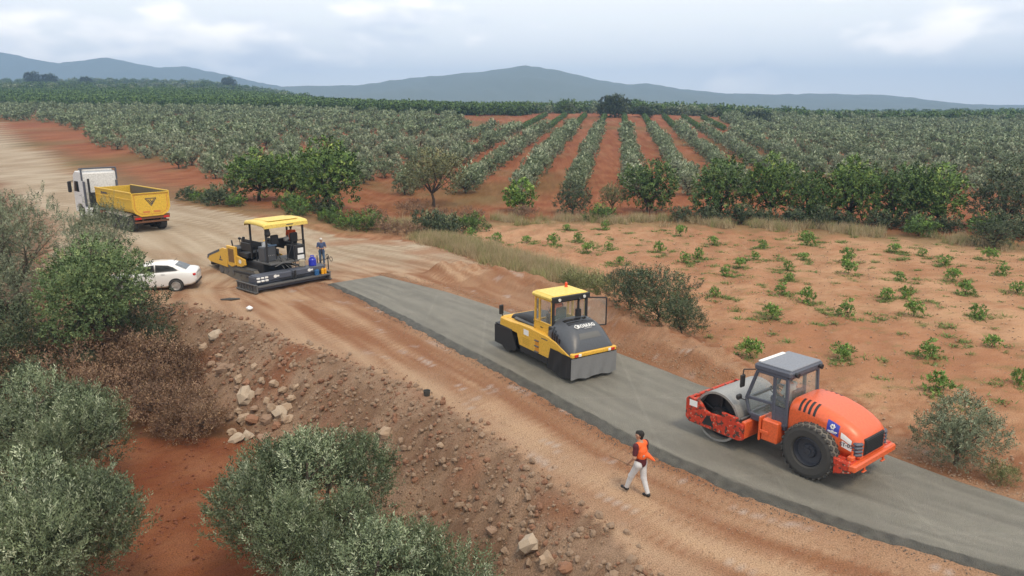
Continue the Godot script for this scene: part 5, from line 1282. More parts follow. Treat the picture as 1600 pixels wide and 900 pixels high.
	person(pv.transform * Vector3(1.8, 2.27, 1.15), pv.rotation.y - 0.6, st, {shirt = lin(0.6, 0.09, 0.02), trousers = lin(0.03, 0.03, 0.04), sleeve = 0.8}, "seated person in an orange red top driving the paver under the canopy", 0.022)

# ---------------------------------------------------------------- plants
func crown_mesh(r: RandomNumberGenerator, lobes: Array, sprigs: int, per: int, len_: float, wid: float, twig: float, up: float, cols: Array, shell := 0.66) -> ArrayMesh:
	var v := PackedVector3Array(); var n := PackedVector3Array(); var c := PackedColorArray()
	var cum := []; var tot := 0.0
	for l in lobes: tot += l[1].x * l[1].y; cum.append(tot)
	var ctr := Vector3.ZERO
	for l in lobes: ctr += l[0] / lobes.size()
	for s in sprigs:
		var pickv := r.randf() * tot; var li := 0
		while cum[li] < pickv: li += 1
		var lb = lobes[li]
		var tint: float = 1.0 + 0.22 * sin(li * 2.7 + 1.0)
		var dir := Vector3(r.randfn(), r.randfn() + 0.25, r.randfn()).normalized()
		var rad: float = shell + (1.0 - shell) * sqrt(r.randf())
		var lump: float = 1.0 + 0.34 * nf.get_noise_3d(dir.x * 2.1 + li * 7.0, dir.y * 2.1, dir.z * 2.1)
		var p: Vector3 = lb[0] + dir * lb[1] * rad * lump
		if p.y < 0.12: continue
		var ax := (dir * 0.8 + Vector3.UP * up + Vector3(r.randfn(), r.randfn(), r.randfn()) * 0.35).normalized()
		var side := ax.cross(Vector3(r.randfn(), r.randfn(), r.randfn())).normalized()
		var col: Color = cols[0].lerp(cols[1], clamp(r.randfn() * 0.28 + 0.45, 0.0, 1.0))
		if r.randf() < 0.22: col = col.lerp(cols[2], r.randf())
		var outw: Vector3 = (p - ctr).normalized()
		for k in per:
			var f := float(k) / per
			var q := p + ax * twig * (f - 0.3)
			var ang := k * 2.4 + r.randf()
			var sd := side.rotated(ax, ang)
			var d := (ax * 0.75 + sd * 0.8 + Vector3.UP * up * 0.3).normalized()
			var w := d.cross(sd.cross(d) + Vector3(r.randfn(), r.randfn(), r.randfn()) * 0.5).normalized()
			var L := len_ * r.randf_range(0.7, 1.25)
			var tip := q + d * L; var m := q + d * L * 0.45
			var a := m + w * wid * 0.5; var b := m - w * wid * 0.5
			var g := (a - q).cross(b - q).normalized()
			if g.dot(outw + Vector3.UP * 0.4) < 0.0: g = -g
			var nn := (g + outw * 0.45).normalized()
			var cc := col * r.randf_range(0.8, 1.2) * tint
			if (a - q).cross(tip - q).dot(nn) > 0.0:
				v.append_array([q, tip, a, q, b, tip])
			else:
				v.append_array([q, a, tip, q, tip, b])
			n.append_array([nn, nn, nn, nn, nn, nn]); c.append_array([cc, cc, cc, cc, cc, cc])
	var a := []; a.resize(Mesh.ARRAY_MAX)
	a[Mesh.ARRAY_VERTEX] = v; a[Mesh.ARRAY_NORMAL] = n; a[Mesh.ARRAY_COLOR] = c
	var m := ArrayMesh.new(); m.add_surface_from_arrays(Mesh.PRIMITIVE_TRIANGLES, a)
	return m

func trunk_mesh(r: RandomNumberGenerator, lobes: Array, r0: float, fork: float, k := 7) -> ArrayMesh:
	var b := B.new()
	var top := Vector3(r.randfn() * 0.06, fork, r.randfn() * 0.06)
	b.path([Vector3(0, -0.25, 0), Vector3(r.randfn() * 0.04, fork * 0.5, r.randfn() * 0.04), top], [r0 * 1.35, r0, r0 * 0.85], k)
	for l in lobes:
		var e: Vector3 = l[0]
		var mid := top.lerp(e, 0.5) + Vector3(r.randfn(), r.randfn() * 0.5 + 0.3, r.randfn()) * 0.12 * e.length() * 0.4
		b.path([top, mid, e], [r0 * 0.6, r0 * 0.38, r0 * 0.16], max(4, k - 2))
		for i in 3:
			var t: Vector3 = e + Vector3(r.randfn(), r.randfn() + 0.3, r.randfn()).normalized() * l[1] * 0.8
			b.cyl(mid.lerp(e, 0.3 + 0.3 * i), t, r0 * 0.16, r0 * 0.04, 4, false)
	return b.mesh()

func lobes_for(r: RandomNumberGenerator, w: float, h: float, low: float, k: int, size := 0.42) -> Array:
	var open := size < 0.3
	var out := []
	for i in k:
		var a := TAU * i / k + r.randfn() * 0.3
		var ring: float = 0.0 if i == 0 else r.randf_range(0.5, 0.75) if not open else r.randf_range(0.45, 0.95)
		var y: float = lerp(low + (h - low) * 0.38, h * 0.70, r.randf()) if i > 0 else h * 0.72
		if low < 0.35 and i > 0: y = lerp(h * 0.24, h * 0.68, r.randf())
		if open: y = lerp(low + h * 0.16, h * lerp(0.82, 0.58, ring), sqrt(r.randf())) if i > 0 else h * 0.8
		var rr := size * r.randf_range(0.75, 1.2)
		out.append([Vector3(cos(a) * w * 0.5 * ring, y, sin(a) * w * 0.5 * ring), Vector3(w * rr * 0.72, (h - low) * rr * 0.8, w * rr * 0.72)])
	return out

func tree_proto(called: String, w: float, h: float, low: float, k: int, sprigs: int, per: int, leaf: Vector2, twig: float, up: float, cols: Array, bark: Material, seed_: int, trunk_r: float, size := 0.42) -> Array:
	var r := RandomNumberGenerator.new(); r.seed = seed_
	var lb := lobes_for(r, w, h, low, k, size)
	return [trunk_mesh(r, lb, trunk_r, max(0.25, low + (h - low) * 0.12)), crown_mesh(r, lb, sprigs, per, leaf.x, leaf.y, twig, up, cols), bark, called]

func plant(p: Array, x: float, z: float, turn: float, sc: Vector3, label: String, category: String, group := "", sink := 0.0) -> Node3D:
	var t := thing(p[3], Vector3(x, ground_y(x, z) - sink, z), 0.0, label, category, group)
	t.transform.basis = Basis(Vector3.UP, turn).scaled_local(sc)
	put(p[0], "trunk", p[2], t); put(p[1], "crown", M.leaf, t)
	return t

func scatter(called: String, meshes: Array, material: Material, spots: Array, label: String, category: String):   # spots: [Transform3D, ...]
	var root: Node3D = thing(called, Vector3.ZERO, 0.0, label, category) if meshes.size() > 1 else null
	for m in meshes.size():
		var mine := []
		for i in range(m, spots.size(), meshes.size()): mine.append(spots[i])
		var mm := MultiMesh.new(); mm.transform_format = MultiMesh.TRANSFORM_3D
		mm.mesh = meshes[m]; mm.instance_count = mine.size()
		for i in mine.size(): mm.set_instance_transform(i, mine[i])
		var o := MultiMeshInstance3D.new(); o.multimesh = mm; o.material_override = material
		if root:
			o.name = "clump"; root.add_child(o, true); o.set_meta("kind", "stuff")
		else:
			o.name = numbered(called); add_child(o)
			tag(o, label, category, "", "stuff")
	if root: root.set_meta("kind", "stuff")

func make_plants():
	M.leaf = StandardMaterial3D.new(); M.leaf.vertex_color_use_as_albedo = true; M.leaf.roughness = 0.65
	M.leaf.cull_mode = BaseMaterial3D.CULL_DISABLED; M.leaf.backlight_enabled = true; M.leaf.backlight = Color(0.25, 0.25, 0.2)
	M.dry = StandardMaterial3D.new(); M.dry.vertex_color_use_as_albedo = true; M.dry.roughness = 0.9; M.dry.cull_mode = BaseMaterial3D.CULL_DISABLED
	M.bark = mat(lin(0.13, 0.10, 0.075), 0.95, 0.0, M.fine, 3.0)
	M.bark_dark = mat(lin(0.07, 0.052, 0.04), 0.95, 0.0, M.fine, 3.0)
	var olive := [Color(0.055, 0.08, 0.038), Color(0.185, 0.23, 0.125), Color(0.37, 0.41, 0.28)]
	var grove := [Color(0.070, 0.100, 0.048), Color(0.225, 0.28, 0.155), Color(0.40, 0.445, 0.30)]
	var olive2 := [Color(0.08, 0.10, 0.055), Color(0.205, 0.24, 0.145), Color(0.33, 0.36, 0.25)]
	var green := [Color(0.03, 0.062, 0.014), Color(0.095, 0.165, 0.038), Color(0.17, 0.23, 0.06)]
	var bright := [Color(0.05, 0.11, 0.015), Color(0.14, 0.24, 0.035), Color(0.25, 0.33, 0.07)]
	var drab := [Color(0.075, 0.085, 0.035), Color(0.17, 0.175, 0.075), Color(0.27, 0.25, 0.12)]
	var dark := [Color(0.03, 0.048, 0.024), Color(0.085, 0.115, 0.052), Color(0.15, 0.17, 0.085)]
	var brown := [Color(0.095, 0.05, 0.03), Color(0.24, 0.145, 0.085), Color(0.36, 0.24, 0.14)]
	# the big olives on the red field below the bank
	var on1 := tree_proto("olive_tree", 4.2, 4.4, 0.3, 20, 6000, 12, Vector2(0.10, 0.03), 0.42, 0.9, olive, M.bark, 101, 0.17, 0.25)
	var on2 := tree_proto("olive_tree", 4.3, 4.3, 0.3, 22, 6000, 12, Vector2(0.10, 0.03), 0.44, 0.95, olive, M.bark, 205, 0.18, 0.24)
	var g0 := "olive trees at the foot of the bank"
	plant(on1, -5.1, -16.7, 0.4, Vector3(0.98, 0.92, 0.98), "bushy grey green olive tree at the foot of the rubble bank beside the boulders", "tree", g0)
	plant(on2, -2.75, -13.3, 2.1, Vector3(0.94, 0.8, 0.94), "silvery olive tree against the lower rubble slope, bare twigs showing in its top", "tree", g0)
	plant(on2, -14.0, -20.2, 4.0, Vector3(0.96, 1.0, 0.96), "grey green olive tree on red soil just in front of the brown dry brushwood", "tree", g0)
	plant(on1, -10.9, -14.9, 3.3, Vector3(0.94, 1.0, 0.94), "broad olive tree overhanging the ploughed red soil, its crown reaching near the ground", "tree", g0)
	var os := tree_proto("olive_tree", 1.9, 1.9, 0.12, 10, 1500, 10, Vector2(0.075, 0.024), 0.22, 0.5, olive2, M.bark, 309, 0.06)
	plant(os, 12.35, -18.7, 0.0, Vector3.ONE, "small shrubby olive tree by the stony shoulder beyond the orange roller", "tree")
	# thicket left of the white car
	var oak := tree_proto("oak_tree", 4.6, 6.6, 1.5, 10, 2600, 9, Vector2(0.11, 0.062), 0.3, 0.15, [Color(0.05, 0.09, 0.03), Color(0.14, 0.205, 0.075), Color(0.23, 0.29, 0.11)], M.bark, 411, 0.13, 0.36)
	plant(oak, -18.6, -31.6, 1.0, Vector3(1.0, 1.03, 1.0), "tall green thicket tree with a leaning trunk, hiding the front of the white car", "tree")
	var ow := tree_proto("olive_tree", 5.0, 6.6, 0.8, 10, 2300, 9, Vector2(0.12, 0.04), 0.36, 0.45, olive2, M.bark, 433, 0.16)
	plant(ow, -26.3, -37.6, 0.6, Vector3(1, 1.08, 1), "wild olive tree in the thicket, standing beside the pale haul road", "tree")
	plant(ow, -20.4, -35.3, 2.6, Vector3(0.62, 0.94, 0.62), "slender wild olive between the tipper truck and the tall green tree", "tree")
	plant(ow, -24.8, -32.5, 4.4, Vector3(0.9, 0.86, 0.9), "dusky wild olive behind the dry undergrowth of the thicket", "tree")
	var scrub := tree_proto("scrub_bush", 2.4, 2.2, 0.1, 8, 1100, 9, Vector2(0.08, 0.035), 0.3, 0.5, dark, M.bark_dark, 520, 0.04)
	var brush := tree_proto("dry_brush", 2.6, 1.5, 0.05, 11, 1300, 8, Vector2(0.085, 0.032), 0.34, 0.35, brown, M.bark, 521, 0.035, 0.34)
	var gs := "undergrowth of the thicket"
	var k := 0
	for q in [[-21.8, -29.6, 1.1], [-18.6, -30.2, 0.8], [-16.9, -32.6, 0.8], [-22.6, -31.4, 1.5], [-19.6, -28.6, 0.8], [-20.6, -32.0, 1.1], [-25.0, -30.0, 1.3], [-18.6, -33.6, 1.5]]:
		k += 1
		plant(scrub, q[0], q[1], k * 1.7, Vector3(1, 1, 1) * q[2], "dark green scrub bush growing under the thicket trees", "bush", gs)
	k = 0
	for q in [[-16.2, -30.6, 1.35], [-17.4, -31.6, 1.5], [-15.4, -27.6, 1.15], [-13.2, -26.4, 1.1], [-17.6, -28.2, 1.2], [-15.0, -30.2, 1.1], [-20.4, -30.4, 1.4], [-11.9, -25.4, 0.9], [-18.2, -30.0, 1.6], [-23.4, -28.8, 1.3]]:
		k += 1
		plant(brush, q[0], q[1], k * 2.1, Vector3(1, 1, 1) * q[2], "heap of brown dry brushwood lying beside the thicket and the boulders", "brushwood", "dry brushwood by the thicket")
	# bushes on the turned-up earth beside the lane
	plant(scrub, 6.5, -31.6, 0.3, Vector3(1.25, 1.05, 1.25), "large dark bush on the earth bank behind the yellow roller", "bush")
	plant(scrub, 7.3, -30.2, 2.3, Vector3(0.8, 0.75, 0.8), "dark bush at the lane end of the large bush on the bank", "bush")
	plant(scrub, 5.6, -33.6, 1.3, Vector3(0.8, 0.95, 0.8), "upright dark bush between the large bush and the dry grass", "bush")
	var weed := tree_proto("weed_bush", 1.5, 1.2, 0.05, 7, 420, 8, Vector2(0.10, 0.03), 0.35, 0.7, [Color(0.08, 0.10, 0.035), Color(0.19, 0.21, 0.08), Color(0.3, 0.3, 0.14)], M.bark, 530, 0.02)
	for q in [[4.4, -36.6, 1.1, "feathery weed bush behind the cab of the yellow roller"], [3.3, -39.2, 0.9, "small weed bush at the end of the dry grass strip"], [12.9, -17.6, 0.45, "low green weeds beside the small olive on the shoulder"]]:
		plant(weed, q[0], q[1], 1.0, Vector3(1, 1, 1) * q[2], q[3], "bush")
	# trees of the field boundary
	var hg := []
	hg.append(tree_proto("hedge_tree", 4.6, 5.2, 0.2, 12, 760, 8, Vector2(0.24, 0.15), 0.45, 0.2, green, M.bark_dark, 601, 0.13))
	hg.append(tree_proto("hedge_tree", 4.6, 5.4, 0.3, 13, 760, 8, Vector2(0.24, 0.14), 0.45, 0.25, [green[0], green[1].lerp(bright[1], 0.4), bright[2]], M.bark_dark, 602, 0.13, 0.38))
	hg.append(tree_proto("hedge_tree", 4.5, 5.2, 0.6, 12, 620, 8, Vector2(0.2, 0.09), 0.4, 0.5, drab, M.bark_dark, 603, 0.12, 0.38))
	hg.append(tree_proto("hedge_tree", 4.5, 5.0, 0.1, 12, 760, 8, Vector2(0.22, 0.10), 0.42, 0.3, dark, M.bark_dark, 604, 0.13))
	hg.append(tree_proto("hedge_tree", 3.0, 3.0, 0.3, 7, 260, 8, Vector2(0.26, 0.14), 0.3, 0.3, bright, M.bark_dark, 605, 0.07))
	var hl := [[-24.2,-70.0,1,1.1,0.88,"round green tree by the haul road, one of a pair beyond the paver canopy"],[-16.9,-66.2,1,1.18,1.18,"tallest spreading green tree beyond the paver, shrubs round its foot"],[-20.8,-69.4,1,0.72,0.8,"narrow green tree squeezed between two bigger ones at the road bend"],[-8.2,-76.2,2,1.2,1.15,"yellowish thin tree with a bare dark trunk standing alone in the boundary"],[1.0,-73.0,4,1.0,1.02,"small bright green round tree at the near end of an olive row"],[5.9,-71.0,3,0.68,0.66,"small round dull green tree at the near end of an olive row"],[9.7,-71.0,2,0.5,0.58,"thin straggling tree beside the dark round tree in the boundary"],[13.4,-72.0,0,0.96,0.98,"dense dark round tree in front of the olive rows"],[19.2,-67.4,0,1.02,1.08,"leaning dark green tree of the boundary, first of the right hand cluster"],[23.6,-67.0,1,0.92,1.1,"upright green tree next to the leaning dark one"],[26.8,-65.0,0,0.78,0.9,"low dark bushy tree in the shade of the bright topped one"],[29.8,-64.2,1,0.95,1.08,"bright topped green tree of the boundary cluster"],[33.6,-63.4,0,0.9,1.02,"dark multi stemmed tree of the boundary with red soil showing below it"],[36.6,-62.6,1,0.98,0.98,"wide green tree whose crown meets the multi stemmed one"],[41.2,-61.0,3,1.12,1.1,"large dusky tree at the far corner of the sapling field"],[35.2,-52.6,3,0.56,0.52,"compact dusky bush standing in the dry grass before the large dusky tree"]]
	k = 0
	for q in hl:
		k += 1
		plant(hg[q[2]], q[0], q[1], k * 1.3, Vector3(q[3], q[4], q[3]), q[5], "tree", "trees along the field boundary")
	var hb := tree_proto("boundary_bush", 2.2, 1.5, 0.05, 7, 260, 7, Vector2(0.2, 0.09), 0.35, 0.4, dark, M.bark_dark, 640, 0.04)
	var hb2 := tree_proto("boundary_bush", 2.0, 1.2, 0.05, 7, 240, 7, Vector2(0.18, 0.07), 0.35, 0.5, [green[0], green[1], bright[1]], M.bark_dark, 641, 0.04)
	var hb3 := tree_proto("boundary_bush", 2.6, 1.1, 0.05, 8, 240, 7, Vector2(0.16, 0.04), 0.35, 0.4, brown, M.bark, 642, 0.03)
	var spots := [[-30.5, -69.8, 0], [-28.6, -67.8, 1], [-26.6, -66.2, 0], [-24.6, -64.8, 1], [-19.4, -63.8, 1], [-16.4, -64.2, 0], [-17.8, -61.0, 1], [-15.2, -61.4, 1], [-13.4, -60.5, 1], [-12.0, -61.0, 1], [-10.4, -59.2, 2], [-8.4, -58.0, 2], [-6.6, -59.6, 0], [-4.9, -58.4, 0], [-3.2, -60.6, 1], [-9.6, -71.0, 2], [-13, -68, 2], [-7, -69, 2], [8, -66.2, 1], [15.6, -66, 0], [18, -65.6, 0], [20.6, -65, 0], [22.4, -64.6, 0], [24.6, -64, 0], [26.6, -63, 0], [28.4, -62.4, 0], [31.4, -61.6, 0], [33.8, -60.6, 0], [36, -60, 0], [38.4, -59, 1], [32.6, -58, 1], [40, -56.8, 0], [-4, -66.6, 2], [1, -68, 2]]
	k = 0
	for q in spots:
		k += 1
		var s := rng.randf_range(0.75, 1.2)
		plant([hb, hb2, hb3][q[2]], q[0], q[1], k * 0.9, Vector3(s, s, s), ["dark green bush in the field boundary undergrowth", "leafy mid green bush in the field boundary undergrowth", "brown withered bush in the field boundary undergrowth"][q[2]], "bush", "bushes of the field boundary")
	# saplings in the tan field
	var sp := []
	for i in 3: sp.append(tree_proto("sapling", 0.9, 0.95, 0.08, 6, 78, 7, Vector2(0.15, 0.07), 0.18, 0.25, [Color(0.06, 0.13, 0.02), Color(0.16, 0.28, 0.05), Color(0.28, 0.38, 0.10)], M.bark_dark, 700 + i, 0.02))
	var sl := [[-3.3,-56.9],[-1.2,-54.6],[1.1,-54.6],[3.1,-53.2],[5.1,-55.3],[5.3,-50.6],[6.9,-51.9],[7.0,-46.8],[4.6,-60.8],[7.9,-61.0],[10.4,-50.6],[13.4,-57.6],[11.2,-46.8],[12.5,-48.4],[15.0,-53.7],[12.9,-43.0],[10.8,-37.7],[14.4,-45.2],[16.1,-47.8],[18.0,-51.9],[12.3,-33.4],[14.6,-38.4],[16.2,-41.6],[19.4,-47.8],[21.8,-53.2],[21.8,-46.8],[20.4,-43.4],[16.1,-33.9],[13.2,-27.7],[26.9,-50.6],[22.6,-41.6],[20.7,-37.3],[19.3,-33.9],[16.6,-27.7],[27.9,-46.2],[25.7,-41.6],[24.4,-38.2],[22.2,-33.6],[31.8,-47.8],[29.8,-43.4],[27.5,-38.7],[20.0,-29.1],[14.9,-24.0],[18.2,-24.7],[9.5,-27.7],[22.4,-55.6],[28.2,-49.4],[19.6,-37.1],[15.2,-36.4],[17.2,-44.6]]
	k = 0
	for q in sl:
		k += 1
		var s := rng.randf_range(0.55, 0.88)
		plant(sp[k % 3], q[0], q[1], k * 1.1, Vector3(s, s * rng.randf_range(0.85, 1.2), s), "knee high green sapling planted in the tan ploughed field", "sapling", "young saplings in the ploughed field")
	# the groves: the 300 trees that show largest are things, the rest one mass
	var om := []
	for i in 5: om.append(tree_proto("olive_tree", 3.0, 3.3, 0.25, 9 + i % 3, 330, 8, Vector2(0.25, 0.11), 0.38, 0.5, grove if i % 2 == 0 else [grove[0], olive[2], grove[2]], M.bark_dark, 800 + i, 0.11, 0.38))
	var far_olive := []; var far_green := []
	for i in 3: far_olive.append(tree_proto("x", 3.1, 3.2, 0.2, 7, 110, 5, Vector2(0.5, 0.24), 0.6, 0.4, grove, M.bark, 830 + i, 0.1)[1])
	for i in 3: far_green.append(tree_proto("x", 4.2, 3.6, 0.2, 7, 110, 5, Vector2(0.55, 0.32), 0.6, 0.2, [green[0], green[1], bright[1]], M.bark, 840 + i, 0.1)[1])
	var list := []
	for row in range(-52, 60):
		for j in 66:
			var z := -76.0 - j * 4.5 + rng.randfn() * 0.3
			var x := row * 6.6 + 9.5 - 0.142 * (z + 100.0) + rng.randfn() * 0.25
			if row > 9: z -= (row % 2) * 2.2
			var d := -z
			if abs(x) / d > 0.76: continue
			var hd := pd(HEDGE, x, z)
			if hd > -9.0 - (6.0 if x < -90.0 else 0.0): continue
			if x > -16.0 and d < 82.0: continue
			var lim := 188.0 if x > -14.0 and x < 46.0 + (d - 150.0) * 0.25 else 270.0
			if x < -14.0: lim = 225.0 - x * 0.35
			if d > lim: continue
			if rng.randf() < 0.04: continue
			list.append([d * d + x * x, x, z])
	list.sort_custom(func(a, b): return a[0] < b[0])
	var rest := []
	for i in list.size():
		var x: float = list[i][1]; var z: float = list[i][2]
		var s := rng.randf_range(0.66, 0.98)
		if i < 290:
			plant(om[i % 5], x, z, rng.randf() * TAU, Vector3(s, s * rng.randf_range(0.9, 1.12), s), "round silvery olive tree standing in the red soil grove", "tree", "olive trees of the groves in rows")
		else:
			rest.append(Transform3D(Basis(Vector3.UP, rng.randf() * TAU).scaled(Vector3(s, s, s)), Vector3(x, ground_y(x, z), z)))
	print("olives ", list.size())
	scatter("far_olive_grove", far_olive, M.leaf, rest, "far mass of grey green olive trees running up to the skyline", "olive grove")
	# green orchard belt, vineyard rows and the wooded distance
	var belt := []; var wood := []; var vine := []
	for i in 5200:
		var d := rng.randf_range(255.0, 460.0); var x: float = d * rng.randf_range(-0.78, 0.02)
		if d < 300.0 - x * 0.22 - 60.0: continue
		var s := rng.randf_range(0.8, 1.15)
		belt.append(Transform3D(Basis(Vector3.UP, rng.randf() * TAU).scaled(Vector3(s, s * 0.95, s)), Vector3(x, ground_y(x, -d), -d)))
	for i in 9000:
		var d := 275.0 + 1500.0 * pow(rng.randf(), 1.5); var x: float = d * rng.randf_range(-0.8, 0.8)
		if x < d * 0.02 and d < 440.0: continue
		if nz.get_noise_2d(x * 0.006, d * 0.012) < -0.22: continue
		var s := rng.randf_range(0.8, 1.3) * (1.0 + d / 2500.0)
		wood.append(Transform3D(Basis(Vector3.UP, rng.randf() * TAU).scaled(Vector3(s, s * 0.9, s)), Vector3(x, ground_y(x, -d) + 2.5 * nz.get_noise_2d(x * 0.004, -d * 0.004) * float(d > 300.0), -d)))
	for row in range(-3, 12):
		for j in 34:
			var z := -190.0 - j * 1.9; var x := row * 6.6 + 9.5 - 0.142 * (z + 100.0)
			if x > 50.0 + (-z - 180.0) * 0.35: continue
			vine.append(Transform3D(Basis(Vector3.UP, rng.randf() * TAU).scaled(Vector3(0.32, 0.38, 0.32)), Vector3(x + rng.randfn() * 0.15, ground_y(x, z), z)))
	scatter("green_orchard", far_green, M.leaf, belt, "dense belt of bright green fruit trees behind the left olive grove", "orchard")
	scatter("distant_woodland", [far_olive[0], far_green[0], far_green[1], far_olive[1]], M.leaf, wood, "distant trees and groves covering the plain below the hills", "woodland")
	scatter("vineyard", far_green, M.leaf, vine, "thin green vine rows on red soil beyond the olive rows", "vineyard")
	var lone := tree_proto("lone_tree", 9.0, 6.6, 0.3, 9, 900, 7, Vector2(0.5, 0.28), 0.7, 0.3, [Color(0.02, 0.036, 0.018), Color(0.05, 0.075, 0.03), Color(0.08, 0.11, 0.045)], M.bark_dark, 900, 0.3)
	plant(lone, 34.0, -248.0, 0.0, Vector3(1, 1, 1), "big dark round tree on the skyline at the end of the vine rows", "tree")
	plant(lone, 44.0, -252.0, 2.0, Vector3(0.7, 0.5, 0.7), "low dark tree beside the big round one on the skyline", "tree")
	plant(lone, 78.0, -236.0, 1.0, Vector3(0.8, 0.62, 0.8), "dark spreading tree at the head of the red vineyard", "tree")
	var rl := [[-440.0, -700.0, 1.5, "dark tree clump on the ridge above the green orchard"], [-428.0, -705.0, 1.3, "second dark tree of the clump on the ridge"], [-392.0, -700.0, 1.0, "small dark tree alone on the ridge by a pale field"], [-268.0, -720.0, 1.3, "solitary dark tree breaking the skyline between ridge and hill"]]
	for q in rl: plant(lone, q[0], q[1], q[2], Vector3(q[2], q[2] * 1.2, q[2]), q[3], "tree")
	# dry grass
	var blades := []
	for i in 3:
		var b := B.new()
		var r := RandomNumberGenerator.new(); r.seed = 950 + i
		for j in 46:
			var p := Vector3(r.randfn() * 0.16, 0, r.randfn() * 0.16)
			var tip := p + Vector3(r.randfn() * 0.16, r.randf_range(0.35, 0.8), r.randfn() * 0.16)
			var sd := Vector3(r.randfn(), 0, r.randfn()).normalized() * 0.012
			b.col = Color(0.26, 0.19, 0.10).lerp(Color(0.50, 0.41, 0.26), r.randf()) if i < 2 else Color(0.16, 0.2, 0.06).lerp(Color(0.34, 0.3, 0.14), r.randf())
			b.f(p - sd, p + sd, tip, Vector3(0.3, 0.5, 1)); 
		blades.append(b.mesh(true))
	var gr := []
	for i in 2000:
		var f := rng.randf(); var q := along(HEDGE.slice(5, 13), f)
		var off := rng.randf_range(-2.2, 1.6) + rng.randfn() * 0.6
		var x := q.x + off * 0.3; var z := q.y + off
		if x < -14.0: continue
		if nz.get_noise_2d(x * 0.2, z * 0.2) < 0.0: continue
		var s := rng.randf_range(0.5, 1.35)
		gr.append(Transform3D(Basis(Vector3.UP, rng.randf() * TAU).scaled(Vector3(s, s, s)), Vector3(x, ground_y(x, z) - 0.02, z)))
	for i in 1000:                                # pale tufts on the turned-up earth
		var f := rng.randf(); var q := along([Vector2(-7.2, -56.6), Vector2(-3.4, -51.5), Vector2(0.6, -45.5), Vector2(3.2, -40.4)], f)
		var x := q.x + rng.randfn() * 0.9 + 0.5; var z := q.y + rng.randfn() * 0.9
		if pd(ROAD_FAR, x, z) > 0.0: continue
		var s := rng.randf_range(0.6, 1.25)
		gr.append(Transform3D(Basis(Vector3.UP, rng.randf() * TAU).scaled(Vector3(s * 1.2, s, s * 1.2)), Vector3(x, ground_y(x, z) - 0.02, z)))
	scatter("dry_grass", [blades[0], blades[2], blades[1]], M.dry, gr, "straw coloured dry grass along the field edge and the road bank", "grass")
	var wd := []
	for i in 2600:
		var x := rng.randf_range(4.0, 42.0); var z := rng.randf_range(-62.0, -14.0)
		if pd(HEDGE, x, z) < 0.5 or pd(ROAD_FAR, x, z) > -2.0: continue
		if nz.get_noise_2d(x * 0.5 + 7.0, z * 0.8 - 20.0) < 0.22: continue
		var s := rng.randf_range(0.18, 0.42)
		wd.append(Transform3D(Basis(Vector3.UP, rng.randf() * TAU).scaled(Vector3(s * 2.2, s, s * 2.2)), Vector3(x, ground_y(x, z) - 0.01, z)))
	for q in sl:
		for i in 9:
			var s := rng.randf_range(0.2, 0.4)
			var x: float = q[0] + rng.randfn() * 0.55; var z: float = q[1] + rng.randfn() * 0.4
			wd.append(Transform3D(Basis(Vector3.UP, rng.randf() * TAU).scaled(Vector3(s * 2.2, s, s * 2.2)), Vector3(x, ground_y(x, z) - 0.01, z)))
	var wb := []
	for i in 2:
		var b := B.new(); var r := RandomNumberGenerator.new(); r.seed = 970 + i
		for j in 40:
			var p := Vector3(r.randfn() * 0.2, 0, r.randfn() * 0.2)
			var tip := p + Vector3(r.randfn() * 0.2, r.randf_range(0.15, 0.5), r.randfn() * 0.2)
			var sd := Vector3(r.randfn(), 0, r.randfn()).normalized() * 0.035
			b.col = Color(0.07, 0.12, 0.025).lerp(Color(0.2, 0.24, 0.07), r.randf())
			b.f(p - sd, p + sd, tip, Vector3(0.3, 0.5, 1))
		wb.append(b.mesh(true))
	scatter("field_weeds", wb, M.dry, wd, "low green weeds scattered between the saplings of the ploughed field", "weeds")

# ---------------------------------------------------------------- stones and litter
func rock_mesh(seed_: int, flat := 0.75, sharp := 0.6) -> ArrayMesh:
	var s := SphereMesh.new(); s.radius = 0.5; s.height = 1.0; s.radial_segments = 7; s.rings = 4
	var a := s.get_mesh_arrays()
	var v: PackedVector3Array = a[Mesh.ARRAY_VERTEX]; var ix: PackedInt32Array = a[Mesh.ARRAY_INDEX]
	var q := FastNoiseLite.new(); q.seed = seed_; q.frequency = 1.3; q.noise_type = FastNoiseLite.TYPE_CELLULAR
	var st := FastNoiseLite.new(); st.seed = seed_ + 9; st.frequency = 0.9
	var P := PackedVector3Array()
	for p in v:
		var f := 1.0 + sharp * q.get_noise_3d(p.x * 1.4, p.y * 1.4, p.z * 1.4) + 0.35 * st.get_noise_3d(p.x * 2.0, p.y * 2.0, p.z * 2.0)
		P.append(Vector3(p.x, p.y * flat, p.z * 0.85) * f)
	var b := B.new()
	for i in range(0, ix.size(), 3):
		var c := (P[ix[i]] + P[ix[i + 1]] + P[ix[i + 2]]) / 3.0
		b.f(P[ix[i]], P[ix[i + 1]], P[ix[i + 2]], c)
	return b.mesh()

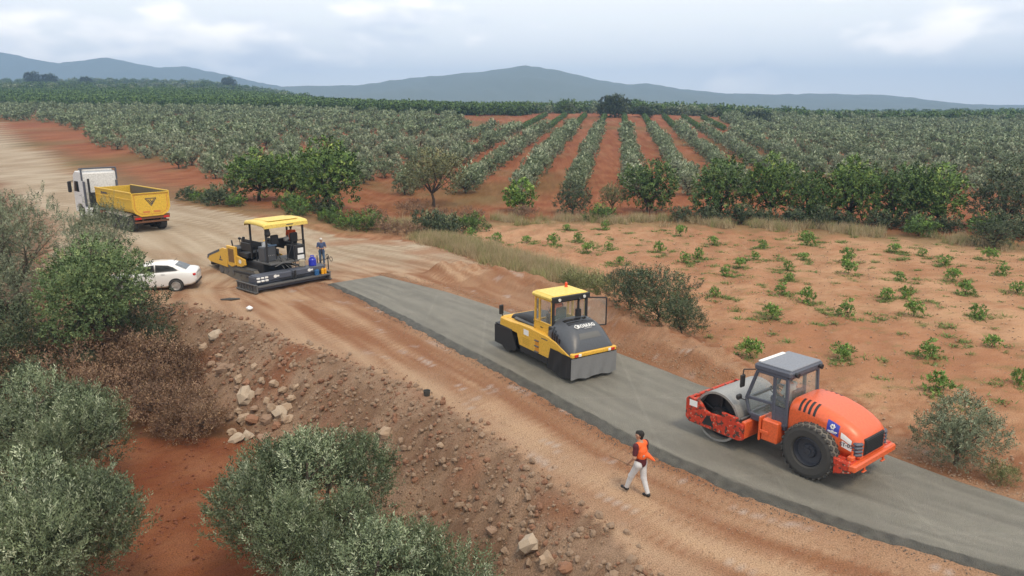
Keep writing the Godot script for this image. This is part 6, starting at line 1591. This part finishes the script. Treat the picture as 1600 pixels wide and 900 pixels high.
func make_stones():
	var rocks := []
	for i in 6: rocks.append(rock_mesh(40 + i, 0.62 + 0.07 * (i % 3)))
	var tones := [mat(lin(0.47, 0.34, 0.235), 0.95, 0, M.grain, 1.5, M.bump, 0.8), mat(lin(0.36, 0.24, 0.165), 0.95, 0, M.grain, 1.5, M.bump, 0.8), mat(lin(0.54, 0.43, 0.32), 0.95, 0, M.grain, 1.5, M.bump, 0.8), mat(lin(0.33, 0.17, 0.10), 0.95, 0, M.grain, 1.5, M.bump, 0.8)]
	var tn := ["tan", "brown", "pale", "reddish"]
	var where := [[-10.7, -27.6, 0.62, 2], [-12.5, -29.9, 0.5, 1], [-9.5, -27.5, 0.4, 0], [-8.8, -25.9, 0.5, 2], [-9.3, -26.4, 0.36, 0], [-10.0, -26.2, 0.42, 3], [-10.4, -26.4, 0.42, 0], [-9.3, -25.9, 0.42, 1], [-10.1, -24.8, 0.45, 2], [-10.5, -25.4, 0.3, 0], [-9.8, -25.1, 0.34, 2], [-8.6, -26.1, 0.34, 0], [-8.4, -25.5, 0.38, 0], [-9.1, -24.8, 0.4, 1], [-13.7, -32.4, 0.5, 2], [-10.9, -28.3, 0.32, 3], [-11.4, -28.8, 0.34, 0], [-9.0, -27.0, 0.3, 0], [-10.8, -29.0, 0.3, 0], [-12.1, -29.8, 0.3, 1], [-13.0, -30.9, 0.28, 0], [-11.3, -28.3, 0.26, 1], [-10.1, -27.5, 0.3, 1], [-9.6, -26.9, 0.26, 0], [-8.5, -26.4, 0.28, 0], [-8.8, -25.4, 0.3, 3], [-10.1, -26.8, 0.3, 1], [-10.8, -27.0, 0.26, 0], [-11.1, -26.8, 0.34, 1], [-10.2, -28.1, 0.24, 0], [-13.3, -30.7, 0.3, 1], [-14.2, -32.1, 0.36, 0], [-11.8, -30.5, 0.26, 1], [-8.4, -26.8, 0.24, 0], [-4.2, -22.6, 0.42, 0], [0.4, -15.7, 0.5, 2], [-0.5, -16.8, 0.28, 1], [0.8, -15.1, 0.3, 0], [-2.2, -20.8, 0.2, 0], [-4.6, -19.9, 0.34, 1], [-5.0, -19.6, 0.3, 3], [-4.2, -19.4, 0.3, 0], [1.2, -14.6, 0.26, 3], [-8.9, -28.0, 0.2, 0], [-7.7, -28.0, 0.2, 1]]
	var k := 0
	for q in where:
		k += 1
		var e := pd(EDGE, q[0], q[1])
		var o := put(rocks[k % 6], "boulder", tones[q[3]])
		var sc: float = q[2] * 1.9
		o.transform = Transform3D(Basis.from_euler(Vector3(rng.randfn() * 0.4, rng.randf() * TAU, rng.randfn() * 0.4)).scaled(Vector3(sc, sc, sc)), Vector3(q[0], ground_y(q[0], q[1], e) + sc * 0.14, q[1]))
		tag(o, "%s limestone boulder lying on the rubble bank" % tn[q[3]], "boulder", "boulders on the rubble bank")
	var st := []; var st2 := []
	for i in 11000:
		var f := rng.randf(); var q := along(EDGE.slice(4), f)
		var x := q.x - absf(rng.randfn()) * 2.0 + 0.4; var z := q.y + rng.randf_range(-0.5, 2.8)
		var e := pd(EDGE, x, z)
		if e < -0.8 or e > 5.0: continue
		if rng.randf() < 0.25 - 0.5 * nz.get_noise_2d(x * 0.5, z * 0.5): continue
		var s := 0.022 + 0.045 * rng.randf() + 0.22 * pow(rng.randf(), 5.0)
		var y := ground_y(x, z, e) + 0.16 * smoothstep(0.0, 1.0, e) * (1.0 - 0.55 * smoothstep(3.6, 5.0, e)) * (nz.get_noise_2d(x * 0.8, z * 0.8) + 0.5 * nf.get_noise_2d(x * 3.1, z * 3.1))
		st.append(Transform3D(Basis.from_euler(Vector3(rng.randf() * 6, rng.randf() * 6, rng.randf() * 6)).scaled(Vector3(s, s, s) * 1.3), Vector3(x, y + s * 0.2, z)))
	for i in 9000:                               # chippings beside the lane and on the track
		var f := rng.randf(); var far := rng.randf() < 0.55
		var q := along(LANE_FAR if far else LANE_NEAR, f)
		var x := q.x; var z := q.y
		var o := absf(rng.randfn()) * (0.55 if far else 1.6) + (0.05 if far else 0.1)
		x += o * (0.8 if far else -0.8); z += o * (-0.6 if far else 0.6)
		var e := pd(EDGE, x, z)
		if e > -0.2: continue
		var s := 0.015 + 0.03 * rng.randf() + (0.05 * pow(rng.randf(), 4.0) if far else 0.0)
		st2.append(Transform3D(Basis.from_euler(Vector3(rng.randf() * 6, rng.randf() * 6, rng.randf() * 6)).scaled(Vector3(s, s, s) * 1.3), Vector3(x, ground_y(x, z, e) + s * 0.3, z)))
	for i in 9000:                                # clods in the sapling field
		var x := rng.randf_range(3.0, 36.0); var z := rng.randf_range(-55.0, -14.0)
		if pd(ROAD_FAR, x, z) > -0.3 or pd(HEDGE, x, z) < 0.5: continue
		var s := 0.03 + 0.09 * pow(rng.randf(), 3.0)
		st2.append(Transform3D(Basis.from_euler(Vector3(rng.randf() * 6, rng.randf() * 6, rng.randf() * 6)).scaled(Vector3(s, s * 0.7, s) * 1.4), Vector3(x, ground_y(x, z) + s * 0.2, z)))
	var rd := []
	for i in 7000:                                # clods of the ploughed red field
		var x := rng.randf_range(-16.0, 3.0); var z := rng.randf_range(-27.0, -9.0)
		var e := pd(EDGE, x, z)
		if e < 3.6: continue
		var s := 0.025 + 0.09 * pow(rng.randf(), 3.0)
		rd.append(Transform3D(Basis.from_euler(Vector3(rng.randf() * 6, rng.randf() * 6, rng.randf() * 6)).scaled(Vector3(s, s * 0.7, s) * 1.5), Vector3(x, ground_y(x, z, e) + s * 0.1, z)))
	scatter("soil_clods", [rocks[4]], mat(lin(0.22, 0.075, 0.036), 0.95, 0, M.grain, 3.0), rd, "red brown clods of the ploughed soil below the bank", "soil")
	var cr := []
	for i in 3200:                                # crumbs fallen from the edge of the new lane
		var q := along(LANE_NEAR, rng.randf()); var o := rng.randfn() * 0.16
		var x := q.x - o * 0.8; var z := q.y + o * 0.6
		var s := 0.014 + 0.03 * pow(rng.randf(), 2.0)
		cr.append(Transform3D(Basis.from_euler(Vector3(rng.randf() * 6, rng.randf() * 6, rng.randf() * 6)).scaled(Vector3(s, s, s) * 1.4), Vector3(x, 0.012 + s * 0.3, z)))
	scatter("lane_crumbs", [rocks[3]], mat(lin(0.13, 0.125, 0.115), 0.9, 0, M.grain, 3.0), cr, "dark crumbs fallen along the ragged edge of the new lane", "gravel")
	var third := st.size() / 3
	scatter("rubble", [rocks[0]], mat(lin(0.34, 0.235, 0.16), 0.95, 0, M.grain, 3.0), st.slice(0, third * 2), "brown stone rubble covering the slope of the bank", "rubble")
	scatter("rubble", [rocks[1]], mat(lin(0.29, 0.15, 0.09), 0.95, 0, M.grain, 3.0), st.slice(third * 2), "reddish stone rubble mixed into the slope of the bank", "rubble")
	scatter("gravel", [rocks[2]], mat(lin(0.43, 0.29, 0.19), 0.95, 0, M.grain, 3.0), st2, "loose chippings and earth clods beside the lane and in the field", "gravel")
	var b := B.new()                              # hose thrown down near the paver
	var pts := []
	for i in 26:
		var a := i * 0.31
		var c := Vector2(-17.6 + 0.75 * cos(a) * (1.0 - i * 0.012), -35.4 + 0.42 * sin(a) * (1.0 - i * 0.02))
		pts.append(Vector3(c.x, ground_y(c.x, c.y) + 0.05 + 0.003 * i, c.y))
	b.path(pts, 0.022, 6)
	tag(part(b, "hose", mat(lin(0.04, 0.035, 0.03), 0.7)), "thin dark hose lying in a loop on the earth behind the white car", "hose")
	b = B.new()
	b.prism(PackedVector2Array([Vector2(-0.7, 0), Vector2(-0.1, -0.18), Vector2(0.7, -0.05), Vector2(0.75, 0.12), Vector2(0.0, 0.2), Vector2(-0.5, 0.14)]), -0.02, 0.02, 0.006)
	var sc2 := part(b, "rubber_sheet", mat(lin(0.06, 0.055, 0.05), 0.8, 0, M.fine, 2.0))
	sc2.transform = Transform3D(Basis(Vector3.RIGHT, PI / 2).rotated(Vector3.UP, 0.15).scaled_local(Vector3(0.7, 1.1, 1)), Vector3(-14.8, ground_y(-14.8, -37.2) + 0.05, -37.2))
	tag(sc2, "dark scrap of rubber sheet on the earth near the paver's end plate", "scrap")
	b = B.new()
	var rg := RandomNumberGenerator.new(); rg.seed = 6
	var rings := []
	for i in 7:
		var row := []
		var rr: float = [0.02, 0.11, 0.16, 0.17, 0.14, 0.09, 0.02][i]
		for j in 12: row.append(Vector3(cos(TAU * j / 12) * rr * rg.randf_range(0.75, 1.2), 0.02 + i * 0.04 + rg.randfn() * 0.008, sin(TAU * j / 12) * rr * rg.randf_range(0.75, 1.2)))
		rings.append(row)
	b.loft(rings)
	var bag := part(b, "plastic_bag", mat(lin(0.75, 0.75, 0.76), 0.4))
	bag.position = Vector3(-13.0, ground_y(-13.0, -35.0), -35.0)
	tag(bag, "crumpled white plastic bag lying on the brown earth", "bag")
	b = B.new(); b.lathe([[0.0, 0.001], [0.0, 0.1], [0.17, 0.125], [0.19, 0.125], [0.185, 0.11], [0.03, 0.09], [0.03, 0.001]], Vector3.ZERO, Vector3.UP, 16)
	var bk := part(b, "bucket", mat(lin(0.05, 0.05, 0.045), 0.7)); bk.position = Vector3(-2.95, ground_y(-2.95, -23.8) + 0.0, -23.8)
	tag(bk, "small dark bucket left at the top of the bank", "bucket")
